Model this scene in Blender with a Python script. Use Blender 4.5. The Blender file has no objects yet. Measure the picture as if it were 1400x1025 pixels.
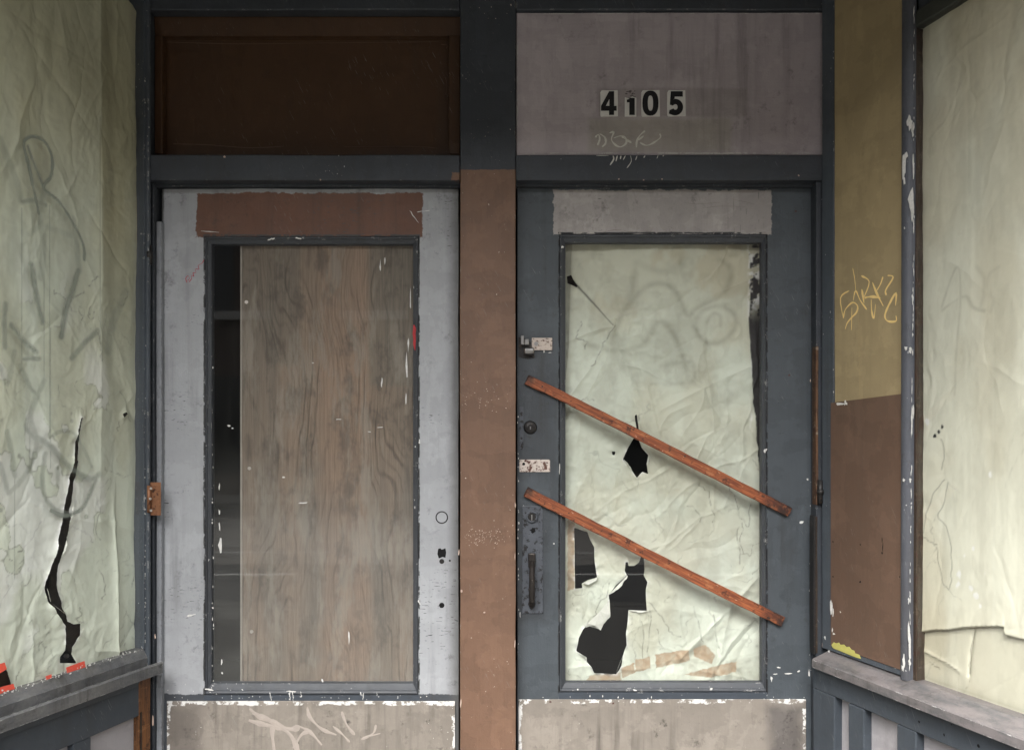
import bpy, bmesh, math, random
import numpy as np
from mathutils import Vector, Matrix

random.seed(4)
SC = bpy.context.scene
COL = SC.collection
R = math.radians

# ------------------------------------------------------------------ camera, sky, sun, exposure
EYE, DIST, FPX = 1.40, 2.24, 1120.0          # eye height, metres to the door wall, focal length in photo pixels
cam = bpy.data.objects.new('camera', bpy.data.cameras.new('camera'))
COL.objects.link(cam)
cam.location = (0, -DIST, EYE)
cam.rotation_euler = (R(90), 0, 0)
cam.data.sensor_width = 36
cam.data.lens = 36 * FPX / 1400
cam.data.shift_y = (605 - 512.5) / 1400
cam.data.clip_start, cam.data.clip_end = 0.02, 500
SC.camera = cam

SUN_EL, SUN_AZ = 54, 200                      # degrees; azimuth of the direction towards the sun
world = bpy.data.worlds.new('World')
SC.world = world
world.use_nodes = True
wt = world.node_tree
wt.nodes.clear()
sky = wt.nodes.new('ShaderNodeTexSky')
sky.sky_type = 'NISHITA'
sky.sun_disc = False
sky.sun_elevation = R(SUN_EL)
sky.sun_rotation = R(SUN_AZ)
sky.air_density, sky.dust_density, sky.ozone_density = 1.0, 4.5, 1.0
hs = wt.nodes.new('ShaderNodeHueSaturation')
hs.inputs['Saturation'].default_value = 0.14
bg = wt.nodes.new('ShaderNodeBackground')
bg.inputs['Strength'].default_value = 0.13
wo = wt.nodes.new('ShaderNodeOutputWorld')
wt.links.new(sky.outputs[0], hs.inputs['Color'])
wt.links.new(hs.outputs[0], bg.inputs['Color'])
wt.links.new(bg.outputs[0], wo.inputs['Surface'])


sun = bpy.data.objects.new('sun', bpy.data.lights.new('sun', 'SUN'))
COL.objects.link(sun)
sun.data.energy = 0.6
sun.data.angle = R(20)
sun.data.color = (1.0, 0.96, 0.9)
sd = Vector((math.sin(R(SUN_AZ)) * math.cos(R(SUN_EL)), math.cos(R(SUN_AZ)) * math.cos(R(SUN_EL)), math.sin(R(SUN_EL))))
sun.rotation_euler = sd.to_track_quat('Z', 'Y').to_euler()

SC.view_settings.view_transform = 'Standard'
SC.view_settings.look = 'None'
SC.view_settings.exposure = 2.66
SC.view_settings.gamma = 1
SC.view_settings.use_curve_mapping = False
SC.render.engine = 'CYCLES'
SC.cycles.use_denoising = True
SC.cycles.use_guiding = True
SC.cycles.max_bounces = 8
SC.cycles.diffuse_bounces = 5
SC.cycles.transparent_max_bounces = 12
SC.cycles.caustics_reflective = False
SC.cycles.caustics_refractive = False

# ------------------------------------------------------------------ frames: a wall's own axes (u along, d into the wall, z up)
class Frame:
    def __init__(s, o, u, n, w=(0, 0, 1)):
        s.o, s.u, s.n, s.w = Vector(o), Vector(u).normalized(), Vector(n).normalized(), Vector(w).normalized()
    def world(s, u, d, z):
        return s.o + s.u * u + s.n * d + s.w * z
    def px(s, x, y, d=0.0):
        """where the photograph's pixel falls on this wall's plane at depth d: (u, z)"""
        c = Vector((0, -DIST, EYE))
        ray = Vector(((x - 700) / FPX, 1, -(y - 605) / FPX))
        p0 = s.o + s.n * d
        t = (p0 - c).dot(s.n) / ray.dot(s.n)
        r = c + ray * t - s.o
        return r.dot(s.u), r.dot(s.w)
    def rect(s, x0, y0, x1, y1, d=0.0):
        ym = (y0 + y1) / 2; xm = (x0 + x1) / 2
        u0, u1 = s.px(x0, ym, d)[0], s.px(x1, ym, d)[0]
        z1, z0 = s.px(xm, y0, d)[1], s.px(xm, y1, d)[1]
        return u0, u1, z0, z1

TH = math.atan(365 / FPX)                     # the side walls splay this far from the line of sight
ct, st = math.cos(TH), math.sin(TH)
F = Frame((0, 0, 0), (1, 0, 0), (0, 1, 0))
XL, XR = (205 - 700) / 500, (1124 - 700) / 500
L = Frame((XL, 0, 0), (st, ct, 0), (-ct, st, 0))
Rt = Frame((XR, 0, 0), (st, -ct, 0), (ct, st, 0))

# ------------------------------------------------------------------ node helpers
class G:
    def __init__(s, name):
        s.m = bpy.data.materials.new(name)
        s.m.use_nodes = True
        s.t = s.m.node_tree
        s.t.nodes.clear()
        s._p = None
    def n(s, typ, **kw):
        x = s.t.nodes.new(typ)
        for k, v in kw.items(): setattr(x, k, v)
        return x
    def put(s, sock, v):
        if isinstance(v, bpy.types.NodeSocket): s.t.links.new(v, sock)
        elif isinstance(v, (tuple, list)):
            v = tuple(v)
            if len(sock.default_value) == 4 and len(v) == 3: v = v + (1,)
            sock.default_value = v
        else: sock.default_value = v
    def attr(s, name, vec=False):
        a = s.n('ShaderNodeAttribute', attribute_name=name)
        return a.outputs['Vector'] if vec else a.outputs['Fac']
    @property
    def p(s):
        if s._p is None: s._p = s.attr('pw', True)
        return s._p
    def vs(s, v, sc, off=(0, 0, 0)):
        x = s.n('ShaderNodeMapping')
        s.put(x.inputs['Vector'], v); x.inputs['Scale'].default_value = sc; x.inputs['Location'].default_value = off
        return x.outputs[0]
    def xyz(s, v):
        x = s.n('ShaderNodeSeparateXYZ'); s.put(x.inputs[0], v)
        return x.outputs[0], x.outputs[1], x.outputs[2]
    def comb(s, a, b, c):
        x = s.n('ShaderNodeCombineXYZ')
        for i, v in enumerate((a, b, c)): s.put(x.inputs[i], v)
        return x.outputs[0]
    def noise(s, v, scale=1., detail=4., rough=.55, dist=0.):
        x = s.n('ShaderNodeTexNoise')
        s.put(x.inputs['Vector'], v)
        x.inputs['Scale'].default_value = scale; x.inputs['Detail'].default_value = detail
        x.inputs['Roughness'].default_value = rough; x.inputs['Distortion'].default_value = dist
        return x.outputs['Fac']
    def voro(s, v, scale, feature='F1', out='Distance'):
        x = s.n('ShaderNodeTexVoronoi', feature=feature)
        s.put(x.inputs['Vector'], v); x.inputs['Scale'].default_value = scale
        return x.outputs[out]
    def op(s, o, a, b=0., c=0.):
        x = s.n('ShaderNodeMath', operation=o)
        for i, v in enumerate((a, b, c)): s.put(x.inputs[i], v)
        return x.outputs[0]
    def mul(s, a, b): return s.op('MULTIPLY', a, b)
    def add(s, a, b): return s.op('ADD', a, b)
    def mx(s, *a):
        r = a[0]
        for b in a[1:]: r = s.op('MAXIMUM', r, b)
        return r
    def mr(s, v, a, b, c=0., d=1.):
        x = s.n('ShaderNodeMapRange', interpolation_type='SMOOTHSTEP')
        s.put(x.inputs['Value'], v)
        for k, w in zip(('From Min', 'From Max', 'To Min', 'To Max'), (a, b, c, d)): x.inputs[k].default_value = w
        return x.outputs[0]
    def mix(s, f, a, b, blend='MIX'):
        x = s.n('ShaderNodeMix', data_type='RGBA', blend_type=blend)
        s.put(x.inputs['Factor'], f); s.put(x.inputs['A'], a) if False else None
        s.put(x.inputs[6], a); s.put(x.inputs[7], b)
        return x.outputs[2]
    def gain(s, col, k):
        return s.mix(1.0, col, s.comb(k, k, k), 'MULTIPLY')
    def bump(s, h, dist=.001, strength=1.0):
        x = s.n('ShaderNodeBump'); x.inputs['Distance'].default_value = dist; x.inputs['Strength'].default_value = strength
        s.put(x.inputs['Height'], h)
        return x.outputs[0]
    def principled(s, col, rough=.6, metal=0., normal=None, spec=.5):
        b = s.n('ShaderNodeBsdfPrincipled')
        s.put(b.inputs['Base Color'], col); s.put(b.inputs['Roughness'], rough); s.put(b.inputs['Metallic'], metal)
        b.inputs['Specular IOR Level'].default_value = spec
        if normal is not None: s.put(b.inputs['Normal'], normal)
        return b.outputs[0]
    def done(s, shader):
        o = s.n('ShaderNodeOutputMaterial'); s.t.links.new(shader, o.inputs['Surface'])
        return s.m
    def edge(s, radius=.004):
        """worn edges: where the rounded normal departs from the true one"""
        b = s.n('ShaderNodeBevel', samples=4); b.inputs['Radius'].default_value = radius
        g = s.n('ShaderNodeNewGeometry')
        d = s.n('ShaderNodeVectorMath', operation='DOT_PRODUCT')
        s.t.links.new(b.outputs[0], d.inputs[0]); s.t.links.new(g.outputs['Normal'], d.inputs[1])
        return s.mr(d.outputs['Value'], .99, .86)
    def box(s, r, soft=.002, wob=.006, fine=.004, scale=14):
        """1 inside the rectangle r = (u0, u1, z0, z1), its outline dragged about like a brush edge"""
        u, d, z = s.xyz(s.p)
        a = s.op('MAXIMUM', s.op('SUBTRACT', r[0], u), s.op('SUBTRACT', u, r[1]))
        b = s.op('MAXIMUM', s.op('SUBTRACT', r[2], z), s.op('SUBTRACT', z, r[3]))
        sdv = s.op('MAXIMUM', a, b)
        n = s.add(s.mul(s.op('SUBTRACT', s.noise(s.p, scale, 3), .5), 2 * wob), s.mul(s.op('SUBTRACT', s.noise(s.p, 62, 6, .65), .5), 2 * fine))
        return s.mr(s.add(sdv, n), soft, -soft)

def paint(name, base, var=.14, rough=.55, edge=None, edge_thr=.55, dash=None, dash_thr=.70, speck=None, speck_thr=.70,
          drip=None, dirt=.25, patches=(), borders=(), bump=.5, brush='z', cracks=None):
    g = G(name)
    p = g.p
    lo = g.noise(p, 4.5, 4, .6)
    mid = g.noise(p, 38, 5, .6)
    fine = g.noise(p, 240, 3, .6)
    brushn = g.noise(g.vs(p, (170, 170, 7) if brush == 'z' else (7, 170, 170)), 1, 3)
    col = base
    col = g.mix(0., base, base)
    for pt in patches:
        m = g.box(pt['r'], pt.get('soft', .0015), pt.get('wob', .004), pt.get('fine', .004), pt.get('scale', 14))
        if 'thin' in pt: m = g.mul(m, g.mr(g.noise(g.vs(p, (11, 26, 30)), 1, 8, .74), pt['thin'] - .16, pt['thin'] + .16))
        col = g.mix(g.mul(m, pt.get('a', 1.)), col, pt['c'])
    k = g.add(1 - var * 1.6, g.mul(lo, var * 1.4)); k = g.add(k, g.mul(mid, var * 1.2)); k = g.add(k, g.mul(brushn, var * .35)); k = g.add(k, g.mul(fine, var * .4))
    col = g.gain(col, k)
    tch = g.add(g.mr(g.noise(g.vs(p, (5, 5, 8), (3, 2, 1)), 1, 5, .6), .49, .515), g.mr(g.noise(g.vs(p, (9, 9, 4), (1, 7, 4)), 1, 6, .65), .53, .55))
    col = g.gain(col, g.add(1 - var * .45, g.mul(tch, var * .45)))
    for rot, sc in ((.5, (380, 380, 22)), (-1.1, (26, 380, 420))):
        mp = g.n('ShaderNodeMapping'); g.put(mp.inputs['Vector'], p); mp.inputs['Rotation'].default_value = (0, rot, 0)
        q_ = g.noise(g.vs(mp.outputs[0], sc), 1, 2, .5)
        m = g.mul(g.mr(q_, .685, .72), g.mr(g.noise(p, 4.1 + rot, 3), .5, .62))
        col = g.mix(g.mul(m, .40), col, (.30, .30, .29))
    if dirt:
        streak = g.noise(g.vs(p, (26, 26, 1.6)), 1, 5, .65)
        m = g.mul(g.mr(streak, .46, .74), g.mr(g.noise(p, 2.3, 3), .36, .60))
        col = g.mix(g.mul(m, dirt * 1.3), col, (.032, .028, .023))
        blot = g.mul(g.mr(g.noise(p, 34, 6, .75), .54, .70), g.mr(g.noise(p, 6, 3), .42, .6))
        col = g.mix(g.mul(blot, dirt * 1.5), col, (.03, .027, .023))
    if dash:
        d1 = g.noise(g.vs(p, (55, 55, 330)), 1, 2, .5)
        m = g.mul(g.mr(d1, dash_thr, dash_thr + .03), g.mr(g.noise(p, 5, 3), .5, .6))
        col = g.mix(m, col, dash)
    if cracks:
        d1 = g.noise(g.vs(p, (420, 420, 16)), 1, 3, .6)
        m = g.mul(g.mr(d1, .66, .70), g.mr(g.noise(p, 3.3, 3), .5, .62))
        col = g.mix(m, col, cracks)
    if speck:
        m = g.mul(g.mr(g.noise(p, 130, 2, .5), speck_thr, speck_thr + .025), g.mr(g.noise(p, 7, 3), .47, .6))
        col = g.mix(m, col, speck)
    hh = g.add(g.mul(mid, .9), g.add(g.mul(fine, .30), g.add(g.mul(brushn, .4), g.mul(tch, .14))))
    for bd in borders:
        m1 = g.box(bd['r'], .0012, bd.get('wob', .002), .002, 20)
        r = bd['r']; w = bd['w']
        r2 = (r[0] + w, r[1] - w, r[2] + w, r[3] - w)
        m2 = g.box(r2, .0015, w * .9, w * .5, 17)
        m = g.mul(g.mul(m1, g.op('SUBTRACT', 1., m2)), g.mr(g.noise(p, 24, 5, .7), bd.get('thr', .45), bd.get('thr', .45) + .05))
        col = g.mix(m, col, bd['c'])
    if edge:
        e = g.edge()
        m = g.mul(e, g.mr(g.noise(p, 34, 5, .72), edge_thr, edge_thr + .04))
        col = g.mix(m, col, edge)
        hh = g.op('SUBTRACT', hh, g.mul(m, .8))
    rg = g.add(rough - .22, g.mul(mid, .42))
    return g.done(g.principled(col, rg, 0., g.bump(hh, .0011 * bump * 2, .8), .4))

def plain(name, base, rough=.5, metal=0., var=.2, scale=60, bump=.0004, spot=None, spot_thr=.55):
    g = G(name)
    n = g.noise(g.p, scale, 5, .65)
    col = g.gain(g.mix(0., base, base), g.add(1 - var, g.mul(n, 2 * var)))
    if spot:
        col = g.mix(g.mr(g.noise(g.p, scale * 1.3, 5, .7), spot_thr, spot_thr + .08), col, spot)
    return g.done(g.principled(col, rough, metal, g.bump(n, bump), .4))

def glass_mat(name, dust=.03, spray=False, tint=(1, 1, 1), low=None):
    g = G(name)
    geo = g.n('ShaderNodeNewGeometry')
    fr = g.n('ShaderNodeFresnel'); fr.inputs['IOR'].default_value = 1.5
    fac = g.op('MULTIPLY', fr.outputs[0], g.op('SUBTRACT', 1., geo.outputs['Backfacing']))
    tr = g.n('ShaderNodeBsdfTransparent'); g.put(tr.inputs[0], tint)
    gl = g.n('ShaderNodeBsdfGlossy'); gl.inputs['Roughness'].default_value = .012; gl.inputs['Color'].default_value = (1, 1, 1, 1)
    wav = g.noise(g.p, 3.2, 2)
    g.put(gl.inputs['Normal'], g.bump(wav, .0006, .4))
    m = g.n('ShaderNodeMixShader'); g.put(m.inputs[0], fac)
    g.t.links.new(tr.outputs[0], m.inputs[1]); g.t.links.new(gl.outputs[0], m.inputs[2])
    df = g.n('ShaderNodeBsdfDiffuse'); g.put(df.inputs[0], (.42, .42, .39))
    dm = g.add(g.mul(g.noise(g.p, 3.5, 5, .65), dust * 1.6), g.mul(g.mr(g.noise(g.vs(g.p, (30, 30, 2.2)), 1, 4, .6), .5, .75), dust))
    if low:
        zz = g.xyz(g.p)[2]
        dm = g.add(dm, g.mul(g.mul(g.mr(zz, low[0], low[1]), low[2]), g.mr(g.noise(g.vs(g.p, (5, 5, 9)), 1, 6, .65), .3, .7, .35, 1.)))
    dm = g.op('MINIMUM', dm, .5)
    m2 = g.n('ShaderNodeMixShader'); g.put(m2.inputs[0], dm)
    g.t.links.new(m.outputs[0], m2.inputs[1]); g.t.links.new(df.outputs[0], m2.inputs[2])
    out = m2
    if spray:
        sp = g.attr('spray')
        n = g.noise(g.vs(g.p, (40, 40, 14)), 1, 4, .6)
        f = g.op('MINIMUM', g.mul(sp, g.mr(n, .2, .62, .9, 1.3)), .9)
        d2 = g.n('ShaderNodeBsdfDiffuse'); g.put(d2.inputs[0], (.215, .24, .205))
        m3 = g.n('ShaderNodeMixShader'); g.put(m3.inputs[0], f)
        g.t.links.new(m2.outputs[0], m3.inputs[1]); g.t.links.new(d2.outputs[0], m3.inputs[2])
        out = m3
    return g.done(out.outputs[0])

# ------------------------------------------------------------------ mesh helpers
def mesh_obj(name, fr, verts, faces, mat, parent=None, smooth=False, attrs=None, pw=None):
    """verts in the frame's (u, d, z); linked as one object, child of parent (whose rotation is zero)"""
    v = np.asarray(verts, dtype=np.float64).reshape(-1, 3)
    U, N, W, O = (np.array(x[:]) for x in (fr.u, fr.n, fr.w, fr.o))
    w = O + v[:, :1] * U + v[:, 1:2] * N + v[:, 2:3] * W
    org = np.array(parent_loc(parent)) if parent is not None else np.array([w[:, 0].mean(), w[:, 1].mean(), w[:, 2].min()])
    w = w - org
    me = bpy.data.meshes.new(name)
    me.from_pydata(w.tolist(), [], faces if isinstance(faces, list) else faces.tolist())
    if mat is not None: me.materials.append(mat)
    a = me.attributes.new('pw', 'FLOAT_VECTOR', 'POINT')
    a.data.foreach_set('vector', np.ascontiguousarray(v if pw is None else pw, dtype=np.float32).ravel())
    for k, arr in (attrs or {}).items():
        b = me.attributes.new(k, 'FLOAT', 'POINT')
        b.data.foreach_set('value', np.ascontiguousarray(arr, dtype=np.float32).ravel())
    if smooth:
        me.polygons.foreach_set('use_smooth', np.ones(len(me.polygons), dtype=bool))
    me.update()
    ob = bpy.data.objects.new(name, me)
    COL.objects.link(ob)
    if parent is None: ob.location = org.tolist()
    else: ob.parent = parent
    return ob

def parent_loc(o):
    v = Vector((0, 0, 0))
    while o is not None:
        v = v + o.location; o = o.parent
    return v

class MB:
    """collects simple solids in (u, d, z)"""
    def __init__(s): s.bm = bmesh.new()
    def box(s, u0, u1, z0, z1, d0, d1, bev=.0015):
        r = bmesh.ops.create_cube(s.bm, size=1)
        for v in r['verts']:
            v.co = ((u0 + u1) / 2 + v.co.x * (u1 - u0), (d0 + d1) / 2 + v.co.y * (d1 - d0), (z0 + z1) / 2 + v.co.z * (z1 - z0))
        if bev:
            es = list({e for v in r['verts'] for e in v.link_edges})
            rb_ = bmesh.ops.bevel(s.bm, geom=es, offset=bev, segments=2, affect='EDGES', profile=.5)
            size = (u1 - u0, d1 - d0, z1 - z0); ax = max(range(3), key=lambda i: size[i])
            if size[ax] > .28 and size[ax] < 3:
                lo = (u0, d0, z0)[ax]; fs = {f for v in rb_['verts'] for f in v.link_faces}
                no = [0, 0, 0]; no[ax] = 1; n = int(size[ax] / .05)
                geom = list(fs) + list({e for f in fs for e in f.edges}) + list({v for f in fs for v in f.verts})
                for k in range(1, n):
                    co = [0, 0, 0]; co[ax] = lo + size[ax] * k / n
                    r2 = bmesh.ops.bisect_plane(s.bm, geom=geom, plane_co=co, plane_no=no)
                    geom = r2['geom']
                sd_ = random.random() * 90
                for v in {v for v in geom if isinstance(v, bmesh.types.BMVert)}:
                    t = v.co[ax] * 9 + sd_
                    for j in range(3):
                        if j != ax:
                            side = 1 if v.co[j] > ((u0 + u1) / 2, (d0 + d1) / 2, (z0 + z1) / 2)[j] else 0
                            q = t + 31 * j + 13 * side; k = math.floor(q); f = q - k; f = f * f * (3 - 2 * f)
                            h = lambda i: (math.sin(i * 127.1 + sd_) * 43758.5453) % 1 - .5
                            v.co[j] += (h(k) * (1 - f) + h(k + 1) * f) * (.0007 if j == 1 else .0016)
        return s
    def prism(s, pts, d0, d1):
        """outline in (u, z) given depth"""
        a = [s.bm.verts.new((u, d0, z)) for u, z in pts]
        b = [s.bm.verts.new((u, d1, z)) for u, z in pts]
        s.bm.faces.new(a); s.bm.faces.new(b[::-1])
        for i in range(len(pts)):
            j = (i + 1) % len(pts)
            s.bm.faces.new((a[j], a[i], b[i], b[j]))
        return s
    def profile(s, pts, u0, u1):
        """outline in (d, z) run along u"""
        a = [s.bm.verts.new((u0, d, z)) for d, z in pts]
        b = [s.bm.verts.new((u1, d, z)) for d, z in pts]
        s.bm.faces.new(a); s.bm.faces.new(b[::-1])
        for i in range(len(pts)):
            j = (i + 1) % len(pts)
            s.bm.faces.new((a[j], a[i], b[i], b[j]))
        return s
    def cyl(s, u, z, d0, d1, r, seg=20, r2=None):
        r2 = r if r2 is None else r2
        a = [s.bm.verts.new((u + r2 * math.cos(6.2832 * i / seg), d0, z + r2 * math.sin(6.2832 * i / seg))) for i in range(seg)]
        b = [s.bm.verts.new((u + r * math.cos(6.2832 * i / seg), d1, z + r * math.sin(6.2832 * i / seg))) for i in range(seg)]
        s.bm.faces.new(a); s.bm.faces.new(b[::-1])
        for i in range(seg):
            j = (i + 1) % seg
            s.bm.faces.new((a[j], a[i], b[i], b[j]))
        return s
    def ring(s, u, z, d0, d1, ro, ri, seg=24):
        q = []
        for rr, d in ((ro, d1), (ro, d0), (ri, d0), (ri, d1)):
            q.append([s.bm.verts.new((u + rr * math.cos(6.2832 * i / seg), d, z + rr * math.sin(6.2832 * i / seg))) for i in range(seg)])
        for k in range(4):
            for i in range(seg):
                j = (i + 1) % seg
                s.bm.faces.new((q[k][i], q[k][j], q[(k + 1) % 4][j], q[(k + 1) % 4][i]))
        return s
    def vcyl(s, u, d, z0, z1, r, seg=14):
        a = [s.bm.verts.new((u + r * math.cos(6.2832 * i / seg), d + r * math.sin(6.2832 * i / seg), z0)) for i in range(seg)]
        b = [s.bm.verts.new((u + r * math.cos(6.2832 * i / seg), d + r * math.sin(6.2832 * i / seg), z1)) for i in range(seg)]
        s.bm.faces.new(a[::-1]); s.bm.faces.new(b)
        for i in range(seg):
            j = (i + 1) % seg
            s.bm.faces.new((a[i], a[j], b[j], b[i]))
        return s
    def tube(s, pts, r, seg=10):
        pts = [Vector(p) for p in pts]; rings = []
        for i, p in enumerate(pts):
            t = (pts[min(i + 1, len(pts) - 1)] - pts[max(i - 1, 0)]).normalized()
            x = t.orthogonal().normalized() if i == 0 else (px_ - t * px_.dot(t)).normalized()
            px_ = x; y = t.cross(x)
            rr = r[i] if isinstance(r, (list, tuple)) else r
            rings.append([s.bm.verts.new(p + x * rr * math.cos(6.2832 * k / seg) + y * rr * math.sin(6.2832 * k / seg)) for k in range(seg)])
        for a, b in zip(rings, rings[1:]):
            for k in range(seg):
                s.bm.faces.new((a[k], a[(k + 1) % seg], b[(k + 1) % seg], b[k]))
        s.bm.faces.new(rings[0][::-1]); s.bm.faces.new(rings[-1])
        return s
    def stroke(s, pts, w, d, h=.00035, ends=True):
        """a raised line of paint following (u, z) points, roof-shaped in section so crossings never share a plane"""
        n = len(pts); L_, C_, R_ = [], [], []
        for i, (u, z) in enumerate(pts):
            a = Vector(pts[max(i - 1, 0)]); b = Vector(pts[min(i + 1, n - 1)])
            t = (b - a)
            if t.length < 1e-9: t = Vector((1, 0))
            t.normalize(); q = Vector((-t.y, t.x))
            ww = (w[i] if isinstance(w, (list, tuple)) else w) * random.uniform(.85, 1.15) * (1 + .38 * math.sin(i * .55 + u * 90)) / 2
            if ends and i in (0, n - 1): ww *= .45
            L_.append(s.bm.verts.new((u + q.x * ww, d, z + q.y * ww)))
            C_.append(s.bm.verts.new((u, d - h, z)))
            R_.append(s.bm.verts.new((u - q.x * ww, d, z - q.y * ww)))
        for i in range(n - 1):
            s.bm.faces.new((L_[i], L_[i + 1], C_[i + 1], C_[i]))
            s.bm.faces.new((C_[i], C_[i + 1], R_[i + 1], R_[i]))
        return s
    def fleck(s, u, z, ru, rz, d, h=.0004, k=9, rag=.45):
        """an irregular chip standing on the surface"""
        c = s.bm.verts.new((u, d - h, z)); a = []
        for i in range(k):
            t = 6.2832 * i / k; q = random.uniform(1 - rag, 1 + rag * .5)
            a.append(s.bm.verts.new((u + ru * q * math.cos(t), d - h * .6, z + rz * q * math.sin(t))))
        for i in range(k): s.bm.faces.new((a[i], a[(i + 1) % k], c))
        return s
    def build(s, name, fr, mat, parent=None, smooth=False, label=None, kind=None):
        bmesh.ops.recalc_face_normals(s.bm, faces=s.bm.faces)
        s.bm.verts.index_update()
        v = [tuple(x.co) for x in s.bm.verts]
        f = [tuple(y.index for y in x.verts) for x in s.bm.faces]
        s.bm.free()
        o = mesh_obj(name, fr, v, f, mat, parent, smooth)
        if label: o['label'] = label
        if kind: o['kind'] = kind
        return o

def tag(o, label=None, cat=None, group=None, kind=None):
    if label: o['label'] = label
    if cat: o['category'] = cat
    if group: o['group'] = group
    if kind: o['kind'] = kind
    return o

def thing(name, loc, label, cat, group=None):
    o = bpy.data.objects.new(name, None)
    COL.objects.link(o)
    o.location = loc
    o.empty_display_size = .05
    return tag(o, label, cat, group, 'thing')

def smooth_pts(pts, k=5):
    """Catmull-Rom through the points"""
    P = [np.array(p, float) for p in pts]; out = []
    for i in range(len(P) - 1):
        p0, p1, p2, p3 = P[max(i - 1, 0)], P[i], P[i + 1], P[min(i + 2, len(P) - 1)]
        for j in range(k):
            t = j / k
            out.append(tuple(.5 * ((2 * p1) + (-p0 + p2) * t + (2 * p0 - 5 * p1 + 4 * p2 - p3) * t ** 2 + (-p0 + 3 * p1 - 3 * p2 + p3) * t ** 3)))
    out.append(tuple(P[-1]))
    return out

def P(fr, pts, d): return [fr.px(x, y, d) for x, y in pts]

# ------------------------------------------------------------------ numpy noise and distance fields
_rng = np.random.RandomState(11)
_tab = _rng.rand(512, 512)
def vnoise(x, y, seed=0):
    x = x + seed * 17.31; y = y + seed * 9.77
    ix, iy = np.floor(x).astype(int), np.floor(y).astype(int)
    fx, fy = x - ix, y - iy
    fx = fx * fx * fx * (fx * (fx * 6 - 15) + 10); fy = fy * fy * fy * (fy * (fy * 6 - 15) + 10)
    g = lambda a, b: _tab[a % 512, b % 512]
    return (g(ix, iy) * (1 - fx) + g(ix + 1, iy) * fx) * (1 - fy) + (g(ix, iy + 1) * (1 - fx) + g(ix + 1, iy + 1) * fx) * fy
def fbm(x, y, oct=4, seed=0, gain=.5):
    a, t, s = 1., 0., 0.
    for i in range(oct):
        s = s + a * vnoise(x * 2 ** i, y * 2 ** i, seed + i * 3.7); t += a; a *= gain
    return s / t
def sstep(v, a, b):
    t = np.clip((v - a) / (b - a), 0, 1); return t * t * (3 - 2 * t)
def dist_poly(U, Z, pts):
    d = np.full(U.shape, 1e9)
    for (a, b), (c, e) in zip(pts, pts[1:]):
        vx, vz = c - a, e - b; l2 = vx * vx + vz * vz + 1e-12
        t = np.clip(((U - a) * vx + (Z - b) * vz) / l2, 0, 1)
        d = np.minimum(d, np.hypot(U - a - t * vx, Z - b - t * vz))
    return d
def inside(U, Z, pts):
    r = np.zeros(U.shape, bool); n = len(pts)
    for i in range(n):
        (x1, y1), (x2, y2) = pts[i], pts[(i + 1) % n]
        if y1 == y2: continue
        c = ((y1 > Z) != (y2 > Z)) & (U < (x2 - x1) * (Z - y1) / (y2 - y1) + x1)
        r ^= c
    return r
def sdf(U, Z, pts):
    d = dist_poly(U, Z, list(pts) + [pts[0]])
    return np.where(inside(U, Z, pts), -d, d)

def paper(name, fr, us, zs, d0, height, holes, attrs, mat, parent, curl=.004):
    """a sheet of paper on a fine grid: relief from height(U, Z), real holes cut to their outlines"""
    U, Z = np.meshgrid(us, zs)
    H = height(U, Z)
    cell = np.median(np.diff(us))
    S = np.full(U.shape, 1e9)
    for h in holes:
        S = np.minimum(S, sdf(U, Z, h))
    Uo, Zo = U.copy(), Z.copy()
    if holes:
        gz, gu = np.gradient(S, zs, us)
        near = np.abs(S) < cell * .8
        U = np.where(near, U - S * gu, U); Z = np.where(near, Z - S * gz, Z)
        H = H + curl * np.exp(-np.maximum(S, 0) / .008) * (fbm(Uo * 30, Zo * 30, 2, 5) - .35) * 2
    A = {k: f(Uo, Zo, H) for k, f in attrs.items()}
    ny, nx = U.shape
    idx = np.arange(ny * nx).reshape(ny, nx)
    quads = np.stack([idx[:-1, :-1], idx[:-1, 1:], idx[1:, 1:], idx[1:, :-1]], -1).reshape(-1, 4)
    if holes:
        Sc = (S[:-1, :-1] + S[:-1, 1:] + S[1:, 1:] + S[1:, :-1]).ravel() / 4
        quads = quads[Sc > 0]
    v = np.stack([U, d0 - H, Z], -1).reshape(-1, 3)
    return mesh_obj(name, fr, v, quads, mat, parent, True, A, pw=np.stack([Uo, Zo * 0, Zo], -1).reshape(-1, 3))

def creases(U, Z, n, seed, amp, w, box, vert=.5):
    """random fold lines: on one side of each the sheet rises sharply and dies away"""
    rs = np.random.RandomState(seed); H = np.zeros(U.shape)
    U, Z = U + .05 * (fbm(U * 7, Z * 7, 3, seed) - .5), Z + .05 * (fbm(U * 7, Z * 7, 3, seed + 3) - .5)
    for i in range(n):
        cu, cz = rs.uniform(box[0], box[1]), rs.uniform(box[2], box[3])
        th = math.pi / 2 + rs.normal(0, vert)
        ln = rs.uniform(.05, .22)
        du, dz = math.cos(th), math.sin(th)
        s = -(U - cu) * dz + (Z - cz) * du; t = (U - cu) * du + (Z - cz) * dz
        wob = (fbm(t * 9, t * 0 + i, 2, seed + i) - .5) * .02
        s = s + wob
        f = np.exp(-np.abs(s) / (w * rs.uniform(.5, 1.8))) * np.exp(-(t / ln) ** 2)
        H += f * amp * rs.uniform(-1, 1)
    return H

# ------------------------------------------------------------------ materials
SLATE = (.041, .0465, .0550)
SLATE_L = (.066, .0770, .0865)
GREY = (.355, .364, .378)
BROWN = (.162, .093, .060)
WHITE = (.72, .71, .68)
D = .045                                                     # door faces stand this far behind the frame

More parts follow.
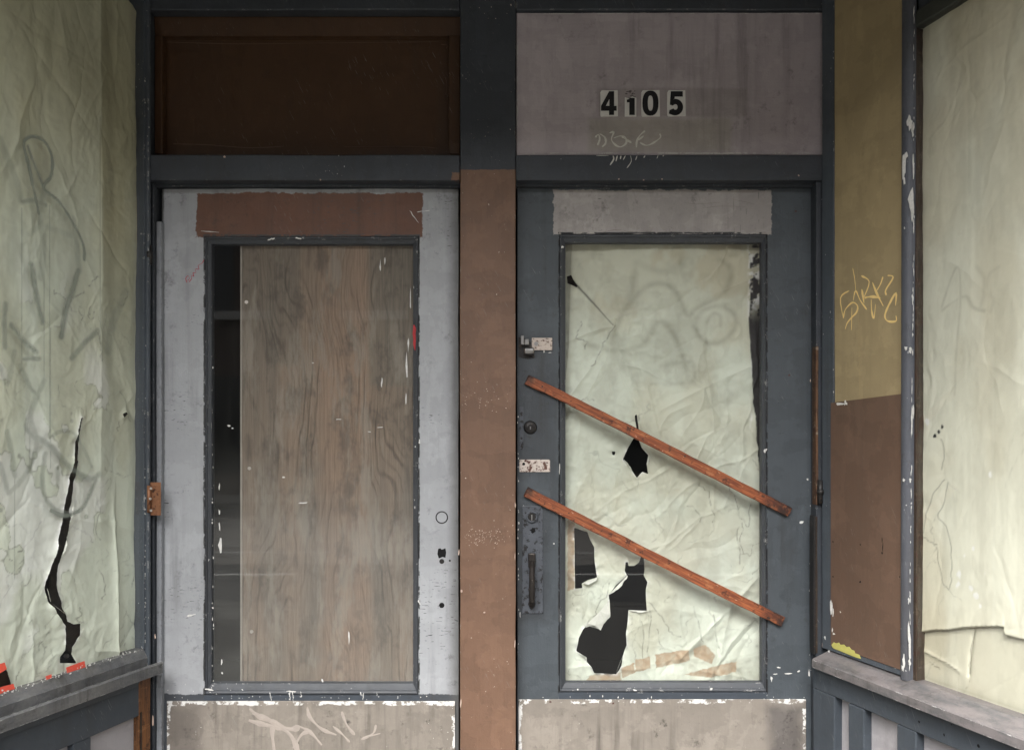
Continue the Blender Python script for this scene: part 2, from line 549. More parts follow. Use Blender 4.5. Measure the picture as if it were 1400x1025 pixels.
m_black = plain('dark_room_surface', (.02, .02, .02), .9)
m_slate = paint('slate_paint', SLATE, var=.22, edge=(.38, .38, .37), edge_thr=.57, speck=(.5, .5, .48), speck_thr=.74, dirt=.3)
brown_top = F.px(660, 232)[1]
m_mull = paint('mullion_paint', SLATE, var=.22, edge=(.5, .45, .40), edge_thr=.57, speck=(.6, .5, .42), speck_thr=.70, dirt=.12, bump=.8,
               patches=[dict(r=(-.164, .02, -1, brown_top), c=BROWN, wob=.003, fine=.003)])
m_bar = paint('transom_bar_paint', SLATE, var=.22, edge=(.3, .3, .29), edge_thr=.60, speck=(.5, .5, .48), speck_thr=.75, dirt=.3, brush='u',
              patches=[dict(r=(F.px(618, 240)[0], 0, F.px(0, 246)[1], F.px(0, 236)[1]), c=BROWN, wob=.004, fine=.006)])
m_brownpanel = paint('dark_brown_paint', (.058, .029, .0135), rough=.45, edge=(.3, .24, .2), edge_thr=.69, dirt=.2)
u0, u1, z0, z1 = F.rect(805, 118, 1023, 206)
m_greypanel = paint('grey_panel_paint', (.395, .350, .365), rough=.6, edge=(.55, .53, .5), edge_thr=.56, dirt=.25, brush='u',
                    patches=[dict(r=(F.px(818, 0)[0], F.px(1023, 0)[0], F.px(0, 158)[1], F.px(0, 119)[1]), c=(.325, .29, .292), wob=.008, fine=.003, soft=.006),
                             dict(r=(F.px(805, 0)[0], F.px(1000, 0)[0], F.px(0, 206)[1], F.px(0, 160)[1]), c=(.345, .315, .292), wob=.010, fine=.003, soft=.010)],
                    borders=[dict(r=F.rect(706, 15, 1129, 209), w=.004, c=(.5, .48, .46), thr=.5)])
def dr(x0, y0, x1, y1, d=D): return F.rect(x0, y0, x1, y1, d)
rb = dr(268, 262, 578, 323)
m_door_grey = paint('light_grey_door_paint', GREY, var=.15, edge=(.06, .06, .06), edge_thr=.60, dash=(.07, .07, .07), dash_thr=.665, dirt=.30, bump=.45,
                    speck=(.12, .12, .12), speck_thr=.75, cracks=None,
                    patches=[dict(r=(rb[0], rb[1], rb[2] - .003, rb[3] - .004), c=(.135, .064, .040), wob=.007, fine=.010),
                             dict(r=(-2, 0, -1, F.px(700, 949, D)[1]), c=(.06, .066, .075), wob=.006, fine=.006),
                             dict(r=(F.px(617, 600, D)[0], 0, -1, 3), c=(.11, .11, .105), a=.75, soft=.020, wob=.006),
                             dict(r=(-2, F.px(224, 600, D)[0], -1, 3), c=(.05, .05, .05), a=.9, soft=.003, wob=.004, fine=.004)],
                    borders=[dict(r=(lambda q: (q[0] - .004, q[1] + .004, q[2] - .004, q[3] + .005))(F.rect(280, 323, 572, 950, D)), w=.0055, c=(.05, .05, .05), thr=.43)])
m_bead_slate = paint('bead_paint', (.060, .065, .073), edge=WHITE, edge_thr=.60, speck=WHITE, speck_thr=.72, dirt=.25)
m_rail_blue = paint('bottom_rail_paint', (.052, .062, .076), edge=WHITE, edge_thr=.60, speck=(.5, .5, .5), speck_thr=.72, dirt=.25, brush='u')
rp = dr(757, 262, 1055, 321)
m_door_slate = paint('slate_door_paint', SLATE_L, var=.24, edge=(.40, .40, .40), edge_thr=.57, dash=(.03, .03, .03), dash_thr=.72, cracks=(.05, .05, .055),
                     dirt=.32, bump=.7, speck=(.04, .04, .04), speck_thr=.73,
                     patches=[dict(r=(rp[0], rp[1], rp[2] + .001, rp[3] + .004), c=(.34, .315, .30), wob=.004, fine=.009),
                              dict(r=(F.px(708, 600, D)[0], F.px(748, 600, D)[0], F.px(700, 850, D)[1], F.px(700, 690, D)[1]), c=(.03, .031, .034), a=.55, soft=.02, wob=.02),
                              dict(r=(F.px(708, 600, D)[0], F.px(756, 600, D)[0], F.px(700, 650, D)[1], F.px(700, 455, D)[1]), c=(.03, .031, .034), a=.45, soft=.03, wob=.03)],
                     borders=[dict(r=(lambda q: (q[0] - .004, q[1] + .004, q[2] - .004, q[3] + .005))(F.rect(765, 320, 1048, 946, D)), w=.0055, c=(.02, .02, .022), thr=.43)])
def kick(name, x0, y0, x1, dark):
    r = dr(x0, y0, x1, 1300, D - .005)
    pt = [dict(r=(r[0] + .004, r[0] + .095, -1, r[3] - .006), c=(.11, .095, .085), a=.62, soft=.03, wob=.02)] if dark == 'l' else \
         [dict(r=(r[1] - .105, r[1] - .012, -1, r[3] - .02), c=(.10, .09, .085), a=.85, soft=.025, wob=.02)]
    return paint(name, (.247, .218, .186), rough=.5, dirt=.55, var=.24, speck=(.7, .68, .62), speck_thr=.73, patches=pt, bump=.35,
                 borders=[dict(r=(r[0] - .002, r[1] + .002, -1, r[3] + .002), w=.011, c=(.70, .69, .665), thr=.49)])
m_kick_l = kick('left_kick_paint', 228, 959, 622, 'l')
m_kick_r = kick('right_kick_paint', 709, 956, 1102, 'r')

g = G('weathered_plywood')
u_, d_, z_ = g.xyz(g.p)
warp = g.noise(g.vs(g.p, (4.2, 4.2, 1.3)), 1, 3, .5)
wob_ = g.noise(g.vs(g.p, (22, 22, 5)), 1, 3, .55)
def rings(freq, amp, w, jit):
    fig = g.add(g.mul(u_, freq), g.add(g.mul(warp, amp), g.mul(wob_, jit)))
    return g.mr(g.op('PINGPONG', fig, .5), w, .0)
l1 = g.mul(rings(30., 13., .16, .9), g.mr(g.noise(g.vs(g.p, (13, 13, 3.4)), 1, 4, .6), .40, .62))
l2 = g.mul(rings(64., 27., .26, 1.8), g.mr(g.noise(g.vs(g.p, (8, 8, 2.2), (4, 0, 2)), 1, 4, .6), .38, .62))
line = g.op('MINIMUM', g.add(l1, g.mul(l2, .6)), 1.)
grain = g.noise(g.vs(g.p, (320, 320, 9)), 1, 5, .7)
c = g.mix(g.mr(g.noise(g.vs(g.p, (7, 7, 1.0)), 1, 3), .35, .65), (.218, .162, .117), (.158, .132, .102))
c = g.mix(g.mul(g.box((-.545, -.405, -1, 3), .02, .02), .40), c, (.28, .18, .12))
c = g.mix(g.mul(g.box((-.405, -.2, 1.56, 2.4), .008, .012), .50), c, (.13, .12, .095))
c = g.mix(g.mul(g.box((-.70, -.60, 1.62, 2.4), .008, .012), .50), c, (.13, .115, .09))
c = g.gain(c, g.add(.35, g.mul(grain, 1.3)))
c = g.mix(g.mul(line, .46), c, (.040, .031, .023))
c = g.mix(g.mul(g.mr(g.noise(g.vs(g.p, (16, 16, 9)), 1, 6, .7), .50, .66), .62), c, (.075, .063, .050))
c = g.mix(g.mul(g.mr(g.noise(g.vs(g.p, (16, 16, 4), (3, 1, 7)), 1, 6, .65), .50, .64), .6), c, (.27, .24, .195))
m_ply = g.done(g.principled(c, .75, 0, g.bump(g.add(grain, g.mul(line, -1.5)), .001)))
m_plyedge = plain('plywood_edge', (.30, .275, .235), .8)

def paper_mat(name, base, aged):
    g = G(name)
    c = g.mix(g.attr('stain'), base, aged)
    c = g.gain(c, g.add(.90, g.mul(g.noise(g.p, 9, 5, .6), .2)))
    c = g.mix(g.mul(g.attr('grime_shade'), .72), c, (.235, .225, .165))
    c = g.mix(g.mul(g.attr('crack'), .9), c, (.065, .06, .05))
    c = g.mix(g.attr('tape'), c, g.gain((.36, .262, .165), g.add(.7, g.mul(g.noise(g.p, 60, 5, .7), .6))))
    c = g.mix(g.attr('white'), c, (.78, .79, .76))
    c = g.mix(g.attr('black'), c, (.02, .02, .02))
    h = g.add(g.noise(g.p, 60, 4, .6), g.mul(g.noise(g.vs(g.p, (60, 60, 18)), 1, 3), .8))
    return g.done(g.principled(c, .62, 0, g.bump(h, .0009, .7), .3))
m_paper_l = paper_mat('left_window_paper', (.65, .70, .58), (.49, .475, .315))
m_paper_d = paper_mat('door_paper', (.63, .675, .565), (.53, .51, .38))
m_paper_r = paper_mat('right_window_paper', (.675, .675, .55), (.545, .505, .37))
m_glass = glass_mat('dusty_glass', .006)
m_glass_l = glass_mat('sprayed_glass', .016, True)
m_glass_ply = glass_mat('hazy_door_glass', .012, low=(1.45, 1.15, .065))  # low: haze painted into the lower pane, for dust and street reflections

def wood(name, c1, c2, spot=None, axis='u', scale=1., ends=None, pale=(.46, .19, .085)):
    g = G(name)
    k = (9, 160, 160) if axis == 'u' else (160, 160, 9)
    n = g.noise(g.vs(g.p, tuple(x * scale for x in k)), 1, 6, .72, .8)
    c = g.mix(g.mr(n, .36, .62), c1, c2)
    fine = g.noise(g.vs(g.p, (14, 420, 420) if axis == 'u' else (420, 420, 14)), 1, 3, .6)
    c = g.mix(g.mul(g.mr(fine, .56, .66), .55), c, (.035, .014, .009))
    c = g.mix(g.mul(g.mr(g.noise(g.p, 40, 6, .75), .55, .63), .85), c, (.045, .018, .011))
    c = g.mix(g.mul(g.mr(g.noise(g.vs(g.p, (20, 60, 60), (5, 1, 2)), 1, 6, .7), .57, .63), .6), c, pale)
    if spot: c = g.mix(g.mr(g.noise(g.p, 85, 4, .6), .69, .73), c, spot)
    if ends:
        u = g.xyz(g.p)[0]
        m = g.op('MAXIMUM', g.mr(u, .035, .0), g.mr(u, ends - .11, ends - .01))
        c = g.mix(g.mul(m, g.mr(g.noise(g.p, 38, 5, .7), .36, .58)), c, (.03, .014, .010))
    e = g.edge(.003)
    c = g.mix(g.mul(e, g.mr(g.noise(g.p, 40, 4, .7), .45, .55)), c, (.04, .016, .010))
    return g.done(g.principled(c, .6, 0, g.bump(g.add(n, g.mul(fine, .6)), .0016), .4))
m_batten = wood('red_stained_wood', (.38, .118, .044), (.17, .045, .020), (.5, .3, .2), ends=.815)
m_rawwood = wood('bare_old_wood', (.22, .092, .032), (.10, .045, .02), None, 'z', pale=(.30, .14, .06))
m_gapwood = wood('dark_varnished_wood', (.055, .038, .024), (.028, .02, .014), None, 'z', pale=(.10, .075, .05))
m_jambwood = wood('split_jamb_wood', (.15, .075, .036), (.06, .032, .018), (.4, .36, .3), 'z', pale=(.32, .27, .2))
m_tan = paint('tan_board', (.36, .28, .155), var=.18, rough=.45, dirt=.12, bump=.25)
pb = Rt.rect(1140, 876, 1186, 897)
m_brownboard = paint('brown_board_paint', (.126, .076, .052), var=.22, rough=.5, dirt=.10, speck=(.07, .035, .025), speck_thr=.76, bump=.4, edge=(.4, .33, .3), edge_thr=.66)
m_bluetrim = paint('blue_trim_paint', (.068, .080, .094), edge=WHITE, edge_thr=.60, speck=WHITE, speck_thr=.735, dirt=.3)
m_post = paint('post_paint', (.085, .090, .105), edge=WHITE, edge_thr=.62, speck=(.75, .74, .72), speck_thr=.72, dirt=.35, cracks=(.05, .05, .05))
m_ledge = paint('worn_ledge_paint', (.088, .088, .090), rough=.5, edge=(.55, .53, .52), edge_thr=.55, speck=(.04, .04, .04), speck_thr=.70, dirt=.5, bump=.9,
                patches=[dict(r=(-.05, 2, 0, 2), c=(.185, .165, .163), a=.8, thin=.47)])
m_ledge_l = paint('worn_left_ledge_paint', (.085, .088, .092), rough=.5, var=.22, edge=(.40, .40, .38), edge_thr=.54, speck=(.02, .02, .02), speck_thr=.68, dirt=.6, bump=1.1,
                  patches=[dict(r=(-2, 2, 0, 2), c=(.17, .165, .155), a=.6, thin=.52)])
m_bulk = paint('bulkhead_paint', (.050, .060, .072), edge=(.35, .36, .37), edge_thr=.66, speck=(.015, .015, .015), speck_thr=.74, dirt=.22)
m_inset = paint('pale_inset_paint', (.33, .315, .325), rough=.6, dirt=.15, edge=(.2, .2, .2), edge_thr=.66)
m_sash = paint('window_sash_paint', (.066, .077, .090), edge=WHITE, edge_thr=.58, speck=WHITE, speck_thr=.725, dirt=.35)
m_greenframe = paint('dark_green_frame_paint', (.045, .048, .040), edge=(.3, .28, .2), edge_thr=.62, dirt=.4)
m_white = plain('white_paint_flecks', (.68, .67, .64), .6, 0, .35, 190, .0004, (.36, .32, .27), .60)
m_scrib = plain('white_marker', (.60, .59, .54), .6)
m_pale = plain('pale_spray', (.375, .325, .285), .6)
m_yellow = plain('yellow_paint_marker', (.86, .63, .26), .5, 0, .15)
m_ychip = plain('yellow_paint_chips', (.46, .43, .12), .6, 0, .25)
m_red = plain('red_marker', (.42, .05, .07), .6)
m_redtape = plain('red_tape', (.82, .10, .06), .45, 0, .12)
m_hole = plain('black_hole', (.006, .006, .006), .95)
m_steel = plain('dull_steel', (.36, .35, .34), .30, .95, .3, 90, .0004, (.12, .07, .05), .60)
m_ivory = plain('chipped_ivory_plate', (.52, .445, .385), .5, 0, .25, 70, .0008, (.10, .05, .035), .54)
m_plate = plain('rust_stained_plate', (.58, .51, .455), .5, 0, .25, 55, .0008, (.10, .04, .026), .49)
m_iron = plain('black_iron', (.035, .033, .032), .45, .5, .4, 120, .0006, (.10, .07, .05), .58)
m_ironpaint = plain('painted_lock_plate', (.082, .090, .104), .42, 0, .4, 60, .0012, (.018, .017, .017), .53)
m_copper = plain('rusty_copper_hinge', (.24, .11, .055), .5, .4, .4, 80, .0006, (.06, .025, .015), .55)
m_bright = plain('bright_screw', (.7, .66, .6), .3, .9, .1)
m_tilewhite = plain('white_number_tile', (.66, .65, .62), .55, 0, .12, 50, .0004, (.22, .20, .19), .66)
m_digit = plain('black_numeral', (.008, .008, .009), .5)
m_concrete = plain('concrete', (.095, .092, .086), .85, 0, .15, 30, .001)
m_asphalt = plain('asphalt', (.055, .055, .056), .9, 0, .2, 80, .001)
m_line = plain('white_road_paint', (.50, .50, .48), .8, 0, .1)
m_wall = plain('painted_wall', (.26, .26, .265), .85, 0, .1, 20)
m_soffit = plain('painted_soffit', (.17, .165, .155), .8, 0, .15, 20)

# ------------------------------------------------------------------ the setting: street, pavement, shell of the shop
W = Frame((0, 0, 0), (1, 0, 0), (0, 1, 0))
DEPTH = 1.55                                                  # how deep the doors sit behind the shop front
def slab(name, x0, x1, y0, y1, z0, z1, mat, kind='structure'):
    o = MB().box(x0, x1, z0, z1, y0, y1, 0).build(name, W, mat); o['kind'] = kind; return o
slab('floor', -4, 4, -DEPTH, 3, -.10, .012, m_concrete)
slab('pavement', -60, 60, -DEPTH - 3.1, -DEPTH, -.20, 0, m_concrete)
slab('kerb', -60, 60, -DEPTH - 3.25, -DEPTH - 3.1, -.20, .004, m_concrete)
slab('road', -60, 60, -DEPTH - 15.25, -DEPTH - 3.25, -.30, -.13, m_asphalt)
slab('road', -60, 60, -14.6, -7.9, -.14, -.1265, plain('reflected_pale_strip', (.20, .19, .175), .9))  # pale strip added on the road to lighten its reflection in the glass
for yy in (-7.1, -9.0):
    for xa, xb in ((-8.0, -2.5), (.4, 4.2), (9, 14)):
        slab('road_marking', xa, xb, yy - .05, yy + .05, -.13, -.122, m_line)
slab('kerb', -60, 60, -DEPTH - 15.4, -DEPTH - 15.25, -.20, .004, m_concrete)
slab('pavement', -60, 60, -DEPTH - 18.4, -DEPTH - 15.4, -.20, 0, plain('pale_concrete', (.22, .21, .195), .85))
slab('ground', -120, 120, -140, 60, -.5, -.32, m_asphalt)
slab('ceiling', -4, 4, -DEPTH - .12, 3, 2.89, 3.04, m_soffit)
xl = L.world(-DEPTH / ct, 0, 0).x; xr = Rt.world(DEPTH / ct, 0, 0).x
slab('wall', -4, xl - .02, -DEPTH - .12, -DEPTH + .04, 0, 2.89, m_wall)
slab('wall', xr + .02, 4, -DEPTH - .12, -DEPTH + .04, 0, 2.89, m_wall)
slab('wall', -4, 4, -DEPTH - .12, -DEPTH + .10, 3.04, 5.2, m_wall)
slab('wall', -4, 4, 3, 3.1, 0, 2.89, m_black)
slab('wall', -4.1, -4, -DEPTH, 3, 0, 2.89, m_black)
slab('wall', 4, 4.1, -DEPTH, 3, 0, 2.89, m_black)

# ------------------------------------------------------------------ the building across the street, seen only as reflections in the glass
YB = -DEPTH - 18.4
bld = thing('building', (0, YB, 0), 'long dark two storey building across the street with a pale shopfront band', 'building')
BF = Frame((0, YB, 0), (1, 0, 0), (0, -1, 0))
m_bwall = plain('dark_brick_wall', (.10, .075, .065), .85, 0, .2, 12)
m_bband = plain('pale_band', (.36, .35, .33), .7)
m_bglass = plain('dark_window_glass', (.02, .022, .025), .1)
MB().box(-45, 45, 0, 9.5, 0, 8, 0).build('wall', BF, m_bwall, bld)
MB().box(-45, 45, 9.5, 9.8, -.2, 8, 0).build('cornice', BF, m_bband, bld)
for xa, xb in ((-30, -14), (-8.0, -6.5), (-4.66, -2.8), (2, 6), (7, 20)):
    MB().box(xa, xb, 4.72, 4.95, -.30, -.13, 0).build('sign_band', BF, m_bband, bld)
for i in range(-8, 9):
    wn = MB().box(i * 4.2 - 1.5, i * 4.2 + 1.5, .6, 3.2, -.06, -.002, 0).build('window', BF, m_bglass, bld)
    wn2 = MB().box(i * 4.2 - .8, i * 4.2 + .8, 5, 7.6, -.06, -.002, 0).build('window', BF, m_bglass, bld)

# ------------------------------------------------------------------ door frame
TOPZ = 2.888
fx = lambda x, d=0.: F.px(x, 605, d)[0]
fz = lambda y, d=0.: F.px(700, y, d)[1]
df = thing('doorway', (0, .06, .012), 'slate blue wooden frame around both doors with brown painted centre post', 'door frame')
MB().box(fx(629), fx(705), .012, TOPZ, 0, .14, .003).build('mullion', F, m_mull, df, label='centre post, slate above and brown below')
MB().box(fx(203), fx(629) - .001, fz(247), fz(212), -.003, .13, .003).build('transom_bar', F, m_bar, df)
MB().box(fx(705) + .001, fx(1131), fz(247), fz(212), -.002, .13, .003).build('transom_bar', F, m_bar, df)
MB().box(fx(203), fx(629) - .001, fz(14), TOPZ, -.001, .13, .003).build('head_rail', F, m_slate, df)
MB().box(fx(705) + .001, fx(1131), fz(14), TOPZ, -.001, .13, .003).build('head_rail', F, m_slate, df)
MB().box(fx(190), fx(203) - .001, .012, TOPZ, .008, .13, .003).build('jamb', F, m_slate, df)
MB().box(fx(203), fx(210.5, .016), .012, fz(247) - .001, 0.016, .13, .002).build('jamb', F, m_slate, df)
# right jamb: split down its length, bare wood showing below
MB().box(fx(1117), fx(1140), fz(898), fz(247) - .001, .006, .13, .002).build('jamb', F, m_slate, df)
MB().box(fx(1117), fx(1140), .012, fz(899), .002, .13, .002).build('jamb', F, m_slate, df)
MB().box(fx(1131) + .001, fx(1140), fz(247), TOPZ, .003, .13, .002).build('jamb', F, m_slate, df)
MB().box(fx(1116.2), fx(1119.5), fz(690), fz(473), .003, .03, .001).build('bare_wood_strip', F, m_jambwood, df, label='strip of bare orange wood where the jamb has split')
MB().box(fx(1115.6), fx(1118.5), fz(893), fz(706), .004, .03, .001).build('bare_wood_strip', F, m_gapwood, df)
MB().box(fx(1112.5), fx(1115.3), fz(894), fz(705), -.001, .03, .001).build('split_lining', F, m_iron, df)
hg = MB().vcyl(fx(1121), -.002, fz(688), fz(656), .0075, 12); hg.vcyl(fx(1121), -.004, fz(675), fz(669), .010, 12)
hg.build('hinge', F, m_iron, df, True)
hg = MB().vcyl(fx(1131), .0, fz(330), fz(306), .0065, 12); hg.vcyl(fx(1131), -.002, fz(322), fz(316), .008, 12)
hg.build('hinge', F, m_iron, df, True)
hg = MB().vcyl(fx(205.5), -.004, fz(362), fz(336), .0065, 12); hg.vcyl(fx(205.5), -.005, fz(353), fz(345), .0085, 12)
hg.build('hinge', F, m_iron, df, True)
# worn lighter stop along the left door's hinge side
MB().box(fx(210.5, .016) + .0005, fx(221, .028), .012, fz(303, .03), .028, .06, .002).build('door_stop', F, paint('worn_stop_paint', (.24, .25, .265), edge=(.03, .03, .03), edge_thr=.47, dirt=.45), df)
MB().box(fx(203), fx(629) - .001, fz(255, .03), fz(247, .03), .03, .06, .001).build('door_stop', F, m_slate, df)
MB().box(fx(705) + .001, fx(1117), fz(255, .03), fz(247, .03), .03, .06, .001).build('door_stop', F, m_slate, df)
mk = MB()
for (x, y, w, h) in ((1125, 880, 1.2, 5), (1108, 520, 1, 2), (307, 214.5, 1.6, 1.6), (438, 246, 1.4, 1.4), (846, 245, 1.5, 1.2), (905, 245, 1.3, 1), (880, 246, 1.2, 1), (1092, 240, 1.2, 1.2),
                     (627.5, 755, 1, 6), (704, 880, .8, 7), (704, 760, .8, 5), (631, 808, 1.5, 2.5), (662, 837, 2, 1.2), (704.5, 690, .8, 4), (630, 960, 1, 6), (209, 985, 1.3, 8), (212, 870, 1, 3)):
    u, z = F.px(x, y, -.004); mk.fleck(u, z, w * .002, h * .002, -.0036)
for k in range(120):                                          # scuffed patch halfway up the brown post
    x, y = random.gauss(660, 18), random.gauss(732 if k % 4 else 552, 7)
    if 631 < x < 702:
        u, z = F.px(x, y); mk.fleck(u, z, random.uniform(.0006, .0022), random.uniform(.0005, .0016), -.0003, .0002, 6)
mk.build('paint_fleck', F, plain('pale_scuffs', (.50, .38, .31), .6), df, kind='stuff')

# ------------------------------------------------------------------ transom panels
tp = thing('transom_panel', ((fx(203) + fx(629)) / 2, .06, fz(212)), 'dark brown recessed panel above the light grey door', 'panel')
a = dict(parent=tp)
MB().box(fx(203) + .001, fx(629) - .002, fz(212) + .001, fz(14) - .001, .062, .085, 0).build('board', F, m_brownpanel, tp)
def mould(x0, y0, x1, y1, wl, wt_, wr, wb, mat, par, d0, d1):
    U0, U1, Z0, Z1 = x0, x1, y0, y1
    for (a0, a1, b0, b1) in ((U0, U1, Z1 - wt_, Z1), (U0, U1, Z0, Z0 + wb)):
        mm = MB(); zc = (b0, b1)
        top = a0 == U0 and b1 == Z1
        pr = [(d1, b0), (d0 + .006, b0), (d0, b1 - .004), (d0, b1), (d1, b1)] if top else [(d1, b1), (d0 + .006, b1), (d0, b0 + .004), (d0, b0), (d1, b0)]
        mm.profile(pr, a0, a1); mm.build('moulding', F, mat, par)
    for (a0, a1) in ((U0, U0 + wl), (U1 - wr, U1)):
        MB().box(a0, a1, Z0 + wb + .0005, Z1 - wt_ - .0005, d0 + .001, d1, .003).build('moulding', F, mat, par)
mould(fx(203) + .001, fz(212) + .001, fx(629) - .002, fz(14) - .001, .022, .050, .032, .014, m_brownpanel, tp, .034, .0618)
mk = MB()
for pts, w in (([(236, 196), (250, 197), (285, 198), (340, 202), (388, 200)], .0022), ([(240, 190), (243, 196), (238, 197)], .002), ([(609, 105), (611, 118), (609, 130)], .0016),
               ([(603, 61), (612, 62), (610, 66)], .002), ([(215, 57), (320, 60), (430, 59), (520, 58), (600, 57)], .0012), ([(470, 201), (560, 200), (600, 203)], .0014)):
    mk.stroke(smooth_pts(P(F, pts, .06), 4), w, .0612)
mk.build('paint_chip', F, plain('pale_brown_chips', (.11, .070, .05), .6), tp, kind='stuff')
tq = thing('transom_panel', ((fx(706) + fx(1129)) / 2, .01, fz(211)), 'flat mauve grey board above the boarded door, carrying the house numbers', 'panel')
MB().box(fx(706), fx(1130), fz(210.5), fz(15), .010, .035, .002).build('board', F, m_greypanel, tq)
for (a0, a1, b0, b1) in ((fx(706), fx(1130), fz(15) + .0005, fz(14) - .0005),):
    MB().box(a0, a1, b0, b1, .012, .03, 0).build('joint_strip', F, m_slate, tq)
sg = MB()
T = lambda pts: smooth_pts(P(F, pts, .0095), 4)
for pts in ([(814, 188), (818, 184), (820, 190), (817, 199)], [(820, 183), (827, 188), (828, 196), (823, 201)], [(833, 182), (839, 181), (836, 190), (840, 197), (848, 201), (856, 196), (855, 188), (848, 186), (839, 189)],
            [(850, 187), (857, 191), (863, 195), (856, 192)], [(870, 202), (871, 192), (876, 184), (882, 179)], [(872, 192), (880, 186)], [(875, 195), (884, 199), (894, 195), (903, 188), (902, 183)]):
    sg.stroke(T(pts), .0042, .0098)
for pts in ([(838, 213), (839, 218), (834, 226)], [(844, 213), (842, 221)], [(849, 213), (848, 218)], [(855, 213), (852, 219)], [(862, 213), (863, 221), (857, 230)], [(871, 213), (869, 219)], [(882, 213), (880, 216)], [(900, 212), (898, 217)], [(908, 212), (906, 214)], [(832, 213), (815, 213)]):
    sg.stroke(smooth_pts(P(F, pts, -.002), 3), .0026, -.0024)
tag(sg.build('scribble', F, m_scrib, tq, label='thin white scribble dripping over the bar'), kind='stuff')

# house numbers
def curve_mesh(loops):
    cu = bpy.data.curves.new('tmp', 'CURVE'); cu.dimensions = '2D'; cu.fill_mode = 'BOTH'; cu.extrude = .0006
    for lp in loops:
        sp = cu.splines.new('POLY'); sp.points.add(len(lp) - 1); sp.use_cyclic_u = True
        for q, (x, y) in zip(sp.points, lp): q.co = (x, y, 0, 1)
    ob = bpy.data.objects.new('tmp', cu); COL.objects.link(ob)
    dg = bpy.context.evaluated_depsgraph_get()
    me = ob.evaluated_get(dg).to_mesh()
    v = [(p.co.x, p.co.z, p.co.y) for p in me.vertices]; f = [tuple(q.vertices) for q in me.polygons]
    ob.evaluated_get(dg).to_mesh_clear()
    bpy.data.objects.remove(ob); bpy.data.curves.remove(cu)
    return v, f
def ell(cx, cy, a, b, n=28, t0=0., t1=6.2832, sup=2.4):
    o = []
    for i in range(n):
        t = t0 + (t1 - t0) * i / n
        c_, s_ = math.cos(t), math.sin(t)
        o.append((cx + a * math.copysign(abs(c_) ** (2 / sup), c_), cy + b * math.copysign(abs(s_) ** (2 / sup), s_)))
    return o
DIG = {'4': [[(.50, .0), (.80, .0), (.80, .18), (.95, .18), (.95, .38), (.80, .38), (.80, 1.), (.50, 1.), (.02, .38), (.02, .18), (.50, .18)], [(.52, .38), (.30, .38), (.52, .68)]],
       '0': [ell(.5, .5, .46, .53), ell(.5, .5, .155, .33)[::-1]],
       '1': [[(.38, 0), (.86, 0), (.86, .72), (.38, .72), (.38, .68), (.16, .64), (.16, .53), (.38, .54)]],
       '5': [[(.86, 1.), (.18, 1.), (.12, .44), (.28, .40)] + [(.44 + .13 * math.cos(t), .335 + .125 * math.sin(t)) for t in np.linspace(2.2, -2.6, 12)] +
             [(.10, .20), (.06, .06)] + [(.42 + .46 * math.cos(t), .33 + .35 * math.sin(t)) for t in np.linspace(-1.9, 1.9, 18)] + [(.38, .66), (.40, .78), (.86, .78)]]}
def number(ch, cx, w, label, y0=124, y1=160, scrape=False):
    s = 1 / 502
    cu_, zc = F.px(cx, 142, .01)
    t = thing('house_number', (cu_, .01, fz(y1, .01)), label, 'house number', 'house numbers on the grey transom board')
    hw, hz = w * s / 2, (y1 - y0) * s / 2
    if scrape:
        pts = [(cu_ - hw, zc - hz), (cu_ + hw, zc - hz), (cu_ + hw, zc + hz * .40), (cu_ + hw * .3, zc + hz * .52), (cu_ - hw * .2, zc + hz * .36), (cu_ - hw, zc + hz * .46)]
    else:
        j = lambda: random.uniform(-.0012, .0012)
        pts = [(cu_ - hw + .002, zc - hz), (cu_ + hw + j(), zc - hz + j()), (cu_ + hw + j(), zc + hz + j()), (cu_ - hw + .004, zc + hz), (cu_ - hw, zc + hz - .006), (cu_ - hw + j(), zc), (cu_ - hw, zc - hz + .003)]
    MB().prism(pts, .0072, .0099).build('tile', F, m_tilewhite, t)
    v, f = curve_mesh(DIG[ch])
    sx, sz = hw * 2 * .96, hz * 2 * .90
    vv = [(cu_ + (x - .5) * sx, .0066 + y, zc + (z_2 - .5) * sz) for x, y, z_2 in v]
    mesh_obj('numeral', F, vv, f, m_digit, t)
    if scrape:
        mk = MB()
        for q in range(16): mk.fleck(cu_ + random.uniform(-.012, .012), zc + hz * random.uniform(.35, 1), random.uniform(.001, .005), random.uniform(.001, .003), .0098, .0005, 7, .6)
        mk.build('scraped_residue', F, plain('scraped_grey', (.12, .10, .10), .7), t, kind='stuff')
    return t
number('4', 832.5, 24, 'black numeral 4 on a white tile with its corner chipped away')
number('1', 862, 16, 'narrow black numeral 1 on a white tile with its top scraped off', scrape=True)
number('0', 889, 25, 'black numeral 0 on a square white tile')
number('5', 924.5, 25, 'black numeral 5 on a white tile, last in the row')

